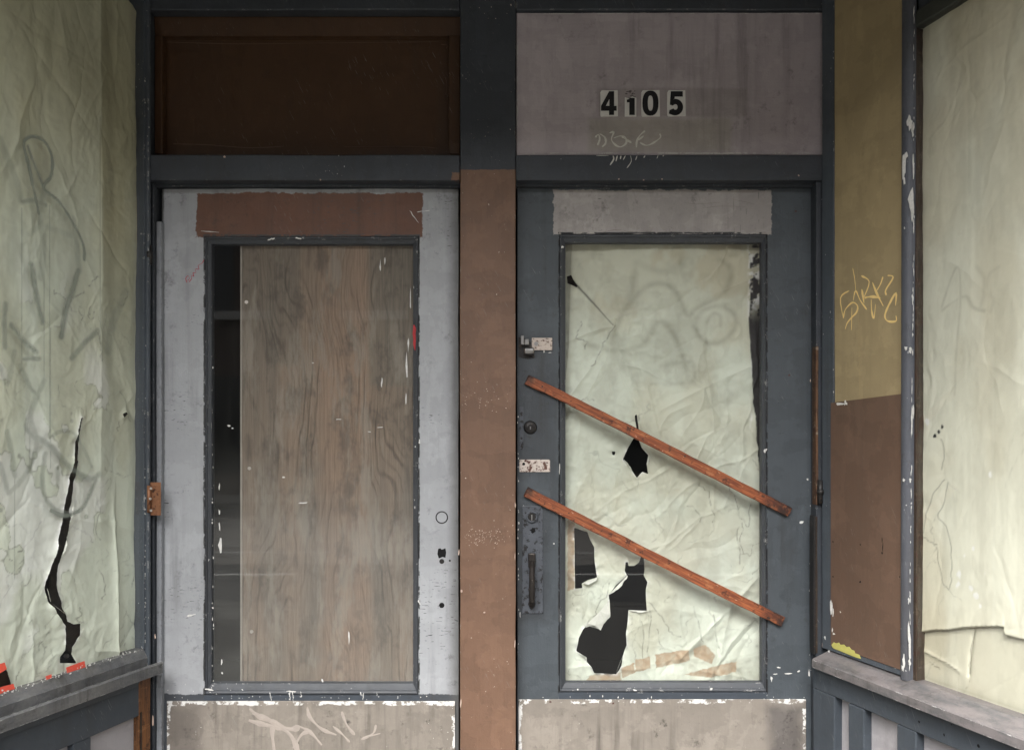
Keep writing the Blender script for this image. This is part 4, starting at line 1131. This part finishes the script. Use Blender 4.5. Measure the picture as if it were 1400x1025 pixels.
batten(719, 674, 1071, 848, 14, 'lower red stained wooden batten, slanting above the cat shaped tear', 2.2)

# ------------------------------------------------------------------ left display window (side wall L)
UE = -DEPTH / ct
lz = lambda x, y, d=0.: L.px(x, y, d)[1]
lu = lambda x, d=0.: L.px(x, 605, d)[0]
GZ0 = lz(193, 887, .012)                                       # bottom edge of the glass
lw = thing('display_window', tuple(L.world(UE / 2, .02, GZ0)), 'left side display window with grey spray tags on papered glass', 'window')
uj = lu(190.5, .024)
MB().box(uj, -.002, GZ0 - .05, TOPZ, -.006, .06, .004).build('stile', L, m_sash, lw)
MB().box(uj - .004, uj - .0005, GZ0, TOPZ, .0035, .0095, .001).build('glazing_bead', L, m_bluetrim, lw)
MB().profile([(-.004, GZ0 - .045), (-.004, GZ0 - .022), (.004, GZ0 - .010), (.010, GZ0), (.05, GZ0), (.05, GZ0 - .045)], UE, uj - .0008).build('bottom_rail', L, m_ledge_l, lw)
MB().box(UE, uj - .0008, 2.72, TOPZ, -.004, .05, .002).build('top_rail', L, m_sash, lw)
LG = .010; LP = .026
u_r = uj - .001
us = np.concatenate([np.linspace(UE + .01, lu(-25, LG), 24)[:-1], np.arange(lu(-25, LG), u_r, .0026), [u_r]])
zs = np.append(np.arange(GZ0 + .001, 2.66, .0034), 2.72)
U, Z = np.meshgrid(us, zs)
lp_ = lambda pts, d=LG: P(L, pts, d)
SP = np.zeros(U.shape)
for pts, w, a_ in (
    ([(53, 292), (40, 230), (33, 200), (36, 190), (48, 187), (62, 195), (71, 215), (70, 240), (60, 257), (80, 275), (100, 305), (114, 335), (115, 355)], 2.3, .75),
    ([(60, 257), (46, 222), (38, 200)], 2.2, .6), ([(30, 276), (45, 274), (62, 280)], 3.2, .4), ([(43, 362), (48, 395), (58, 440)], 4.0, .6), ([(107, 370), (98, 400), (90, 425), (84, 460)], 4.3, .65),
    ([(134, 452), (118, 466), (98, 490)], 3.8, .5), ([(16, 445), (30, 463), (50, 481)], 3.5, .55), ([(32, 491), (54, 490)], 2.6, .5), ([(8, 415), (6, 445), (7, 475)], 3.2, .5), ([(172, 400), (155, 440), (148, 480)], 6, .3),
    ([(60, 262), (55, 300), (60, 330), (56, 380)], 4.5, .25), ([(0, 190), (20, 240), (30, 276)], 5, .22), ([(100, 300), (104, 330), (108, 370)], 5, .28), ([(40, 320), (60, 310), (105, 325)], 4, .16),
    ([(28, 500), (42, 530), (48, 540), (40, 570), (36, 585), (50, 600)], 3.2, .38), ([(60, 520), (50, 545), (42, 570), (50, 598)], 3.5, .33), ([(50, 598), (70, 610), (92, 635), (105, 645), (125, 655), (136, 648)], 4.2, .48),
    ([(72, 595), (85, 589), (100, 592), (112, 610), (126, 638)], 2.6, .35), ([(62, 620), (58, 650), (60, 675), (70, 692), (85, 701), (100, 702), (115, 690), (127, 665), (134, 648)], 3.4, .52), ([(70, 698), (88, 705), (108, 698)], 3.0, .75),
    ([(10, 590), (16, 620), (20, 650)], 3.5, .4), ([(0, 635), (8, 660), (14, 672), (40, 640), (52, 600)], 3.5, .33), ([(78, 640), (79, 665)], 3, .35), ([(0, 500), (10, 525), (20, 480)], 3, .3)):
    q = smooth_pts(lp_(pts), 5); s = dist_poly(U, Z, q)
    SP = np.maximum(SP, a_ * .88 * sstep(s + (fbm(U * 60, Z * 60, 2, 4) - .5) * .003, w * .0027, w * .0007))
for x, y0, y1 in ((60, 345, 520), (30, 285, 500), (68, 280, 600), (69, 450, 640), (137, 160, 470), (20, 650, 790), (41, 560, 640)):  # runs
    s = dist_poly(U, Z, lp_([(x, y0), (x, y1)])); SP = np.maximum(SP, .30 * sstep(s, .0024, .0006))
ny, nx = U.shape; idx = np.arange(ny * nx).reshape(ny, nx)
quads = np.stack([idx[:-1, :-1], idx[:-1, 1:], idx[1:, 1:], idx[1:, :-1]], -1).reshape(-1, 4)
mesh_obj('glass', L, np.stack([U, U * 0 + LG, Z], -1).reshape(-1, 3), quads, m_glass_l, lw, False, dict(spray=SP))
mk = MB()
for k in range(120):                                          # crumbling white putty along the glass edges
    if k % 3 == 0: y = random.uniform(680, 885) if random.random() < .6 else random.uniform(30, 885); dd = .003; z = L.px(191, y, dd)[1]; u = uj - random.uniform(0, .004)
    else: u = random.uniform(lu(0), uj); z = GZ0 + random.gauss(.002, .003); dd = .009
    mk.fleck(u, z, random.uniform(.0006, .003), random.uniform(.0006, .0035), dd, .0015, 7, .6)
mk.build('putty_crumb', L, m_white, lw, kind='stuff')

lpw = thing('paper_sheet', tuple(L.world(UE / 2, LP, GZ0)), 'stained green grey paper hung behind the left window, slit by a long black tear', 'paper')
pl = lambda pts: P(L, pts, LP)
tear = pl([(109, 570), (111, 571), (108, 583), (106, 592), (107, 602), (105, 618), (103, 640), (100, 660), (97, 690), (93, 714), (88, 738), (82, 760), (78, 783), (77, 800), (81, 818), (87, 836), (90, 849), (100, 853), (112, 852), (110, 862), (103, 876), (98, 884), (97, 893), (103, 906), (82, 906), (82, 897), (88, 889), (90, 872), (89, 856), (78, 842), (66, 822),
             (61, 803), (64, 786), (72, 768), (78, 740), (83, 716), (86, 700), (90, 680), (96, 650), (100, 628), (103, 605), (105, 588)])
tear2 = pl([(-6, 912), (6, 910), (18, 938), (20, 946), (-6, 955)])
gap_top = pl([(168, -12), (178, -2), (186, 6), (191, 18), (194, 40), (199, 40), (199, -12)])
chip = pl([(171, 566), (175, 563), (177, 566), (172, 571)])
us = np.concatenate([np.linspace(UE, lu(-30, LP), 30)[:-1], np.arange(lu(-30, LP), -.004, .0024)])
zs = np.concatenate([np.arange(GZ0 - .008, 2.66, .0030), np.linspace(2.66, 2.73, 6)[1:]])
lbox = (lu(-20, LP), -.01, GZ0, 2.6)
fold_u = lu(138, LP); fold2 = lu(163, LP)
def lp_height(U, Z):
    H = (fbm(U * 7, Z * 2.4, 3, 12) - .5) * .014
    H += creases(U, Z, 70, 5, .0045, .009, lbox, .6) + creases(U, Z, 14, 31, .005, .03, lbox, .35)
    H += np.abs(fbm(U * 24 + 4 * fbm(U * 8, Z * 8, 2, 3), Z * 16, 3, 14) - .5) * -.0042 * (.3 + 1.1 * sstep(fbm(U * 4, Z * 3, 2, 64), .35, .65)) - np.abs(fbm(U * 50, Z * 44, 2, 24) - .5) * .0016
    H = .011 * np.tanh(H / .011)
    k = np.clip((U - fold_u) / .06, 0, 1)
    H = H - .010 * sstep(k, 0, 1) * sstep(Z, 1.0, 1.3) + .002 * np.exp(-np.abs(U - fold_u) / .010) * sstep(Z, 1.1, 1.3)
    lowz = sstep(Z, 1.32, 1.12)
    uu = fold2 + (fbm(Z * 6, Z * 0, 2, 3) - .5) * .01
    H = H + lowz * (.008 * np.exp(-np.abs(U - uu + .008) / .008) * (U < uu) - .012 * sstep(U - uu, 0, .003))
    s = dist_poly(U, Z, pl([(100, 860), (130, 890), (160, 890)])); H += .006 * np.exp(-s / .01)
    return np.clip(H, -.03, .0155)
def lp_stain(U, Z, H):
    s = sstep(Z, 1.75, 2.3) * .75 + .35 * sstep(fbm(U * 7, Z * 2.2, 4, 2), .42, .66)
    s += .35 * sstep(Z, 1.55, 1.9) * sstep(U, fold_u, fold_u + .01)
    return np.clip(s, 0, 1)
def lp_grime_shade(U, Z, H):
    gm = .20 * sstep(fbm(U * 14, Z * 2.2, 5, 9, .62), .47, .60) + .14 * sstep(fbm(U * 26, Z * 12, 4, 58, .6), .51, .63) + .30 * sstep(U, fold_u - .002, fold_u + .004) * sstep(Z, 1.0, 1.5)  # last term: darker band right of the first fold
    gm += .5 * np.exp(-np.abs(U - fold2 - .003) / .006) * sstep(Z, 1.30, 1.15)  # gap shading of the second fold, painted as a dark line
    gm += .35 * np.exp(-np.abs(Z - GZ0) / .02) * fbm(U * 30, Z * 30, 3, 2)
    gm += .35 * sstep(U, lu(178, LP), lu(190, LP)) * sstep(Z, 1.6, 1.75)
    gm += .4 * sstep(Z, 2.25, 2.6) * fbm(U * 9, Z * 4, 3, 2)
    return np.clip(gm, 0, 1)
def lp_crack(U, Z, H):
    c = np.zeros(U.shape); rs = np.random.RandomState(8)
    for pts in ([(75, 398), (90, 410), (110, 402), (118, 398)], [(122, 392), (128, 382), (134, 378)], [(110, 420), (114, 430), (112, 440)], [(125, 420), (122, 432), (128, 436), (130, 424)], [(98, 418), (104, 430)], [(134, 455), (138, 478), (138, 495)], [(160, 408), (170, 418), (180, 400)], [(28, 755), (45, 735), (55, 715), (62, 710)], [(95, 722), (112, 725), (124, 735), (130, 742)],
                [(135, 685), (138, 705), (132, 720), (138, 740)], [(130, 560), (136, 545), (138, 530)], [(0, 830), (22, 790), (36, 760)], [(110, 830), (112, 840), (104, 846), (116, 851)], [(138, 780), (145, 800), (142, 820)], [(168, 578), (166, 588)], [(144, 640), (152, 644)]):
        q = smooth_pts([(a_ + rs.normal(0, .0025), b_ + rs.normal(0, .0025)) for a_, b_ in smooth_pts(pl(pts), 4)], 2)
        c = np.maximum(c, np.exp(-(dist_poly(U, Z, q) / .0014) ** 2) * .72 * (.4 + .6 * (fbm(U * 90, Z * 90, 2, 5) > .42)))
    f = fbm(U * 11, Z * 8, 4, 27)
    c = np.maximum(c, np.exp(-((f - .5) / .007) ** 2) * sstep(fbm(U * 5, Z * 3, 2, 63), .56, .66) * .55 * sstep(Z, 1.9, 1.6))
    c = np.maximum(c, wander(U, Z, 60, 81, (lbox[0], lbox[1], GZ0, 1.75), .4, .75))
    return np.clip(c, 0, 1)
def lp_white(U, Z, H):
    f = fbm(U * 11, Z * 8, 4, 27)
    rim = .8 * np.exp(-np.maximum(sdf(U, Z, tear), 0) / .0034) * sstep(fbm(U * 50, Z * 30, 2, 12), .40, .52)
    return rim + .5 * sstep(f, .5, .51) * sstep(fbm(U * 5, Z * 3, 2, 63), .56, .66) * sstep(Z, 1.9, 1.6)
paper('sheet', L, us, zs, LP, lp_height, [tear, tear2, chip, gap_top], dict(stain=lp_stain, grime_shade=lp_grime_shade, crack=lp_crack, tape=zero, white=lp_white, black=zero), m_paper_l, lpw, .009)
for k, (p0, p1, rc) in enumerate((((66, 822), (61, 803), .012), ((86, 838), (68, 824), .010), ((103, 876), (111, 858), .016), ((88, 738), (82, 760), .007), ((97, 690), (93, 714), .006))):
    q0, q1 = pl([p0, p1])
    torn_flap(L, q0, q1, LP - .006, rc, .004, m_flap, lpw, k + 11)
for q in ([(90, 912), (115, 903), (117, 913), (92, 922)], [(62, 924), (70, 921), (71, 930), (63, 933)], [(-4, 940), (18, 934), (20, 941), (-4, 949)], [(-4, 908), (6, 905), (9, 914), (-4, 922)]):
    pts = P(L, q, LG + .004)
    MB().prism(pts[::-1], LG + .003, LG + .0036).build('red_tape', L, m_redtape, lpw, label='scrap of red tape at the foot of the glass')
MB().cyl(*L.px(89, 896, LP + .03), LP + .022, LP + .03, .005, 10).build('bright_nail', L, m_bright, lpw)

# left bulkhead under the window
lb = thing('bulkhead', tuple(L.world(UE / 2, .02, .012)), 'slate panelled bulkhead with worn ledge and bare wood strip below the left window', 'bulkhead')
NZ0, NZ1 = lz(100, 965, -.045), lz(100, 947, -.045)
ZR = GZ0 - .0455
MB().profile([(-.045, NZ0), (-.045, NZ1 - .004), (-.041, NZ1), (.0, ZR - .001), (.06, ZR - .001), (.06, NZ0)], UE, -.002).build('ledge', L, m_ledge_l, lb)
MB().profile([(-.020, NZ0 - .022), (-.030, NZ0 - .001), (.05, NZ0 - .001), (.05, NZ0 - .022)], UE, lu(188, -.02)).build('cove_moulding', L, m_bulk, lb)
ptop = lz(155, 993, -.005)
us_ = [lu(190, -.006), lu(124, -.006), lu(100, -.006), lu(20, -.006)]
MB().box(UE, us_[0], ptop, NZ0 - .023, -.006, .03, .002).build('rail', L, m_bulk, lb)
MB().box(UE, us_[0], .012, .12, -.006, .03, .002).build('rail', L, m_bulk, lb)
for a_, b_ in ((us_[2], us_[1]), (us_[3] - .06, us_[3]), (UE, UE + .08), (us_[3] - .42, us_[3] - .36)):
    MB().box(a_, b_, .1205, ptop - .0005, -.0065, .03, .002).build('stile', L, m_bulk, lb)
MB().box(UE + .02, us_[0], .11, ptop + .005, .012, .02, 0).build('inset_panel', L, m_inset, lb)
MB().box(us_[0] + .0005, lu(206, -.004), .012, NZ0 - .004, -.004, .03, .001).build('bare_wood_strip', L, m_rawwood, lb, label='bare brown wood where the trim is missing')
MB().box(us_[0] + .006, us_[0] + .012, .3, NZ0 - .1, -.0055, -.0035, 0).build('wood_splinter', L, m_gapwood, lb)

# ------------------------------------------------------------------ right side: boarded panel
ru = lambda x, d=0.: Rt.px(x, 605, d)[0]
rz = lambda x, y, d=0.: Rt.px(x, y, d)[1]
PB = rz(1190, 906)
sp = thing('side_panel', tuple(Rt.world(ru(1190), .01, PB)), 'tall narrow boarded panel, tan above and brown below, tagged in yellow', 'panel')
BT = rz(1187, 545, -.004)
MB().box(ru(1141), ru(1234), PB + .004, TOPZ, 0, .02, .001).build('tan_board', Rt, m_tan, sp)
MB().box(ru(1125), ru(1141) - .0005, PB - .004, TOPZ, -.003, .03, .002).build('edge_trim', Rt, m_bluetrim, sp)
a0, a1 = ru(1136, -.007), ru(1235, -.007)
MB().prism([(a0, PB + .014), (a0, BT - .004), (a1, BT + .006), (a1, PB + .012)], -.0075, -.0035).build('brown_board', Rt, m_brownboard, sp, label='brown painted board over the lower half')
MB().box(ru(1136), ru(1234), PB - .002, PB + .0115, -.006, .0, .001).build('bottom_trim', Rt, m_bluetrim, sp)
yg = MB()
Y = lambda pts: smooth_pts([Rt.px(1130 + x * 130 / 1211, 360 + y * 110 / 1025, 0) for x, y in pts], 4)
for pts, w in (([(290, 350), (180, 440), (215, 700)], .0032), ([(215, 700), (240, 590), (330, 500), (395, 540), (385, 620), (330, 680), (265, 760), (240, 840)], .0036), ([(325, 560), (318, 850)], .003), ([(340, 480), (372, 350), (430, 470), (515, 590)], .0034),
               ([(372, 350), (360, 200), (335, 60)], .0014), ([(450, 330), (480, 510)], .0042), ([(445, 160), (545, 235), (480, 430)], .0036), ([(485, 440), (570, 425), (690, 440)], .0046), ([(585, 240), (640, 380), (725, 545)], .0046), ([(720, 170), (690, 260), (640, 350)], .003),
               ([(570, 455), (575, 600), (605, 700), (625, 520)], .0036), ([(780, 155), (850, 180), (755, 340), (765, 405)], .0036), ([(880, 540), (885, 380), (800, 520), (745, 660), (780, 735), (885, 735), (885, 665)], .0040)):
    yg.stroke(Y(pts), w * 1.2, -.0003, .0004)
yg.build('yellow_tag', Rt, m_yellow, sp, label='angular tag written in yellow paint marker')
MB().stroke([Rt.px(1172, 350), Rt.px(1174, 420), Rt.px(1175, 540)], .0012, -.0002).build('drip', Rt, plain('tan_drip', (.42, .31, .15), .5), sp)
yc = MB()
q = [(1137, 881), (1140, 877.5), (1143, 879), (1147, 878), (1149, 881), (1154, 880.5), (1157, 884), (1161, 883.5), (1164, 887.5), (1168, 889), (1169, 892.5), (1175, 894.5), (1177, 900), (1170, 898), (1160, 894), (1148, 889), (1140, 886), (1138, 884)]
yc.prism([Rt.px(x, y, -.0078) for x, y in q][::-1], -.0082, -.0074)
yc.build('yellow_paint_chip', Rt, m_ychip, sp, label='yellow paint showing at the bottom corner')
mk = MB()
for (x, y, a_, b_) in ((1137, 828, 3, 14), (1139, 836, 1.5, 8), (1138, 860, 1.6, 5), (1149, 836, 1.5, 1.5), (1140, 866, 3, 2), (1148, 552, 10, 2.5), (1156, 551, 4, 4), (1128, 872, 2, 3), (1133, 890, 3, 2)):
    u, z = Rt.px(x, y, -.0078); mk.fleck(u, z, a_ * .0017, b_ * .0017, -.0078, .0005, 9, .6)
mk.build('paint_fleck', Rt, m_white, sp, kind='stuff')
mk = MB()
for (x, y, a_, b_) in ((1207, 748, 1.2, 9), (1206, 738, .8, 4), (1176, 744, 1.6, 1.6), (1176, 795, 2, 2), (1139, 740, 1.5, 1.5), (1139, 788, 2, 1.5), (1230, 788, 1.2, 1.2), (1206, 756, 1.6, 2)):
    u, z = Rt.px(x, y, -.0078); mk.fleck(u, z, a_ * .0017, b_ * .0017, -.0078, .0003, 8, .5)
mk.build('nail_hole', Rt, m_hole, sp, kind='stuff')

# post between the panel and the right window, leaning slightly, paint flaking to white
po = thing('window_post', tuple(Rt.world(ru(1241), 0, PB - .01)), 'slate half round post flaking white between the brown board and right window', 'post')
pm = MB(); rings = []
pa0, pa1 = ru(1235.5), ru(1251.5); lean = ru(1246) - ru(1251)
for i in range(41):
    z = PB - .008 + (TOPZ - PB + .008) * i / 40
    t = 1 - min(1, (z - PB) / 1.75)
    o0, o1 = pa0 + lean * .35 * t, pa1 + lean * t
    c_, h_ = (o0 + o1) / 2, (o1 - o0) / 2
    rings.append([pm.bm.verts.new((c_ - h_ * math.cos(math.pi * k / 10), .004 - .018 * math.sin(math.pi * k / 10) ** .7, z)) for k in range(11)] + [pm.bm.verts.new((o1 - .001, .006, z)), pm.bm.verts.new((o0, .006, z))])
for r0, r1 in zip(rings, rings[1:]):
    for k in range(13): pm.bm.faces.new((r0[k], r0[(k + 1) % 13], r1[(k + 1) % 13], r1[k]))
pm.bm.faces.new(rings[0][::-1]); pm.bm.faces.new(rings[-1])
pm.build('shaft', Rt, m_post, po)
mk = MB()
def pfl(x, y, w, h, k=11, rag=.5):
    dd = -.0125 if x < 1249 else -.004
    u, z = Rt.px(x, y, dd); mk.fleck(u, z, w * .0021, h * .0018, dd - .0025, .001, k, rag)
for (x, y, w, h) in ((1245, 168, 4, 9), (1249, 176, 2.5, 10), (1237.5, 228, 3, 18), (1240, 212, 3, 5), (1238, 247, 1.5, 8), (1247, 276, 5, 16), (1249, 292, 2.5, 12), (1250, 225, 1.5, 18), (1238, 312, 1, 2), (1240, 476, 3, 3), (1246, 479, 2.5, 4), (1249, 407, 1.5, 7), (1248, 575, 1.5, 20), (1250, 565, 1.4, 12),
                     (1237, 656, 2, 3), (1246, 656, 2, 3), (1244, 820, 1.5, 5), (1244, 866, 2, 14), (1245, 885, 2, 20), (1237, 905, 2, 12), (1245, 905, 2, 5), (1235, 912, 1.5, 4)):
    pfl(x, y, w, h)
for k in range(90):
    y = random.uniform(0, 930); x = 1251.5 - 6.5 * max(0, (y - 300)) / 640 - random.uniform(0, 1.2)
    pfl(x, y, random.uniform(.25, .8), random.uniform(1, 7), 7, .6)
mk.build('paint_fleck', Rt, m_white, po, kind='stuff')

# ------------------------------------------------------------------ right display window
RE = DEPTH / ct
RG, RP = .006, .023
u_a, u_b = ru(1250), ru(1250.8)
wz0 = rz(1257, 926, RP); wz1 = rz(1264, 38, RP)
rw = thing('display_window', tuple(Rt.world(RE / 2, .02, wz0)), 'right side display window covered by cream paper, dark frame at its top', 'window')
MB().box(u_b - .02, u_b, PB - .02, wz1 - .0005, .004, .06, .001).build('stile', Rt, m_gapwood, rw)
MB().box(ru(1251) - .004, RE, wz1, wz1 + .040, .002, .06, .004).build('top_rail', Rt, m_greenframe, rw)
MB().box(ru(1251) - .004, RE, wz1 + .0405, TOPZ, .012, .06, .002).build('head_panel', Rt, m_slate, rw)
MB().box(RE - .05, RE, PB - .02, wz1 - .0005, .004, .06, .003).build('stile', Rt, m_gapwood, rw)
MB().box(u_b - .012, RE - .051, wz0 - .01, wz1 - .001, RG, RG + .005, 0).build('glass', Rt, m_glass, rw)
prp = lambda pts: P(Rt, pts, RP)
rpw = thing('paper_sheet', tuple(Rt.world(RE / 2, RP, wz0)), 'cream paper behind the right window with its folded patch at the bottom', 'paper')
us = np.concatenate([np.arange(u_b - .006, ru(1425, RP), .0024), np.linspace(ru(1425, RP), RE - .02, 26)[1:]])
zs = np.concatenate([np.arange(wz0 - .008, wz1 + .01, .0030)])
rbox = (u_b, ru(1420, RP), wz0, wz1)
flapz = lambda U: np.interp(U, [ru(x, RP) for x in (1255, 1300, 1335, 1372, 1374, 1400, 1500)], [rz(x, y, RP) for x, y in ((1255, 864), (1300, 860), (1335, 857), (1372, 857), (1374, 868), (1400, 874), (1500, 890))])
def rp_height(U, Z):
    H = (fbm(U * 6.5, Z * 1.8, 3, 41) - .5) * .010
    H += creases(U, Z, 34, 15, .0019, .008, rbox, .5) + creases(U, Z, 8, 35, .0016, .03, rbox, .3)
    H += np.abs(fbm(U * 20 + 4 * fbm(U * 8, Z * 8, 2, 3), Z * 12, 3, 14) - .5) * -.0036 * (.2 + 1.2 * sstep(fbm(U * 4, Z * 3, 2, 64), .35, .65)) - np.abs(fbm(U * 46, Z * 40, 2, 24) - .5) * .0012
    H = .009 * np.tanh(H / .009)
    fz_ = flapz(U) + (fbm(U * 25, U * 0, 2, 3) - .5) * .004
    up = sstep(Z - fz_, -.0012, .0012)
    H = H * (.4 + .6 * up) + (up - 1) * .007 + .002 * up * np.exp(-np.maximum(Z - fz_, 0) / .02)
    s = dist_poly(U, Z, prp([(1328, 858), (1322, 900), (1321, 922)])); H -= .006 * np.exp(-s / .004) * (1 - up)
    s = dist_poly(U, Z, prp([(1262, 890), (1290, 905), (1310, 918)])); H += .003 * np.exp(-s / .006) * (1 - up)
    return np.clip(H, -.030, .0125)
def rp_stain(U, Z, H):
    s = sstep(Z, 1.9, 2.5) * .6 + .55 * sstep(fbm(U * 5, Z * 2, 4, 5), .45, .68) + .35 * sstep(Z, 1.1, .95)
    return np.clip(s, 0, 1)
def rp_grime(U, Z, H):
    gm = .17 * sstep(fbm(U * 12, Z * 1.8, 5, 19, .62), .48, .60) + .12 * sstep(fbm(U * 24, Z * 12, 4, 58, .6), .52, .64)
    for pts, w, a_ in (([(1287, 420), (1295, 395), (1306, 368), (1312, 372), (1312, 420), (1307, 480), (1305, 540)], 3, .5), ([(1287, 425), (1300, 415), (1320, 405), (1330, 420), (1345, 425)], 3, .45), ([(1335, 365), (1345, 380), (1345, 400), (1340, 420)], 3.5, .3), ([(1365, 365), (1352, 375), (1350, 395), (1358, 410), (1354, 425)], 3, .3),
                       ([(1333, 160), (1328, 175), (1332, 185)], 3, .3), ([(1333, 270), (1328, 290), (1335, 302)], 2.5, .3), ([(1283, 310), (1284, 340)], 2.5, .3), ([(1300, 320), (1301, 340)], 2, .25)):
        s = dist_poly(U, Z, smooth_pts(prp(pts), 4)); gm = np.maximum(gm, a_ * np.exp(-(s / (w * .0016)) ** 2) * (.6 + .6 * fbm(U * 40, Z * 40, 2, 8)))
    gm += .45 * np.exp(-np.abs(U - u_b) / .010) * (.4 + fbm(U * 20, Z * 6, 3, 2)) * sstep(Z, 1.2, 1.7)
    gm += .5 * sstep(Z, 2.30, 2.62) * fbm(U * 6, Z * 6, 3, 6)
    fz_ = flapz(U); gm += .22 * (Z < fz_) + .5 * np.exp(-np.abs(Z - wz0 - .003) / .008)
    return np.clip(gm, 0, 1)
def rp_crack(U, Z, H):
    c = np.zeros(U.shape); rs = np.random.RandomState(18)
    for pts in ([(1262, 730), (1266, 700), (1278, 670), (1290, 655)], [(1262, 735), (1270, 740), (1280, 745)], [(1280, 705), (1290, 685), (1294, 660)], [(1280, 705), (1292, 720), (1298, 750), (1300, 785), (1295, 805), (1285, 785), (1280, 750)], [(1287, 600), (1290, 620), (1286, 640)], [(1328, 862), (1322, 895), (1321, 920)], [(1262, 892), (1285, 903), (1308, 916)], [(1268, 905), (1276, 910), (1282, 915)]):
        q = smooth_pts([(a_ + rs.normal(0, .0012), b_ + rs.normal(0, .0012)) for a_, b_ in smooth_pts(prp(pts), 4)], 2)
        c = np.maximum(c, np.exp(-(dist_poly(U, Z, q) / .0013) ** 2) * .62)
    c = np.maximum(c, wander(U, Z, 9, 91, (rbox[0], rbox[1], wz0, 1.5), .4, .4))
    fz_ = flapz(U) + (fbm(U * 25, U * 0, 2, 3) - .5) * .004
    c = np.maximum(c, .75 * np.exp(-((Z - fz_ + .002) / .0016) ** 2) * (.5 + .5 * fbm(U * 9, Z, 2, 2)))
    return np.clip(c, 0, 1)
def rp_white(U, Z, H):
    w = np.zeros(U.shape)
    for x, y, r in ((1311, 785, 4), (1309, 800, 5), (1327, 802, 3), (1335, 815, 4), (1347, 785, 2.5), (1340, 828, 3), (1266, 576, 4), (1354, 650, 4), (1376, 800, 1.5), (1356, 835, 2), (1318, 760, 3), (1330, 750, 2)):
        u, z = Rt.px(x, y, RP); w = np.maximum(w, sstep(np.hypot(U - u, (Z - z) * .8) + (fbm(U * 90, Z * 90, 2, 4) - .5) * .01, r * .0016, r * .0009))
    return w * .7
def rp_black(U, Z, H):
    w = np.zeros(U.shape)
    for x, y, r in ((1288, 584, 3.5), (1277, 596, 3), (1283, 590, 2)):
        u, z = Rt.px(x, y, RP); w = np.maximum(w, sstep(np.hypot(U - u, Z - z) + (fbm(U * 90, Z * 90, 2, 4) - .5) * .008, r * .0016, r * .0010))
    return w
paper('sheet', Rt, us, zs, RP, rp_height, [], dict(stain=rp_stain, grime_shade=rp_grime, crack=rp_crack, tape=zero, white=rp_white, black=rp_black), m_paper_r, rpw)

# right bulkhead
rbk = thing('bulkhead', tuple(Rt.world(RE / 2, .02, .012)), 'slate panelled bulkhead with scuffed ledge below the right window and brown board', 'bulkhead')
DN = -.055
NZ1, NZ0 = rz(1255, 955, DN), rz(1255, 969, DN)
LT = PB - .0035
MB().profile([(DN, NZ0), (DN, NZ1 - .003), (DN + .004, NZ1), (.0, LT - .002), (.08, LT), (.08, NZ0)], ru(1110, DN), RE).build('ledge', Rt, m_ledge, rbk)
BD = -.030
t1 = rz(1195, 975, BD)
op = [(ru(1141, BD), ru(1160, BD)), (ru(1181, BD), ru(1226, BD)), (ru(1252, BD), ru(1330, BD)), (ru(1360, BD), ru(1480, BD))]
MB().box(.0, RE, t1, NZ0 - .0005, BD, .03, .002).build('rail', Rt, m_bulk, rbk)
MB().box(.0, RE, .012, .12, BD, .03, .002).build('rail', Rt, m_bulk, rbk)
prev = .0
for a_, b_ in op + [(RE - .06, RE)]:
    MB().box(prev, a_, .1205, t1 - .0005, BD - .0004, .03, .003).build('stile', Rt, m_bulk, rbk); prev = b_
MB().box(.005, RE, .11, t1 + .004, BD + .024, BD + .034, 0).build('inset_panel', Rt, m_inset, rbk)
MB().box(prev - .002, RE, .1205, t1 - .0005, BD + .001, .03, .002).build('stile', Rt, m_bulk, rbk)
mk = MB()
for (x, y, r) in ((1257, 986, 2), (1291, 1004, 2), (1338, 1019, 2.2), (1270, 957, 1.2), (1301, 990, 1)):
    u, z = Rt.px(x, y, BD); mk.fleck(u, z, r * .0016, r * .0018, BD - .0006, .0003, 8, .4)
mk.build('nail_hole', Rt, m_hole, rbk, kind='stuff')
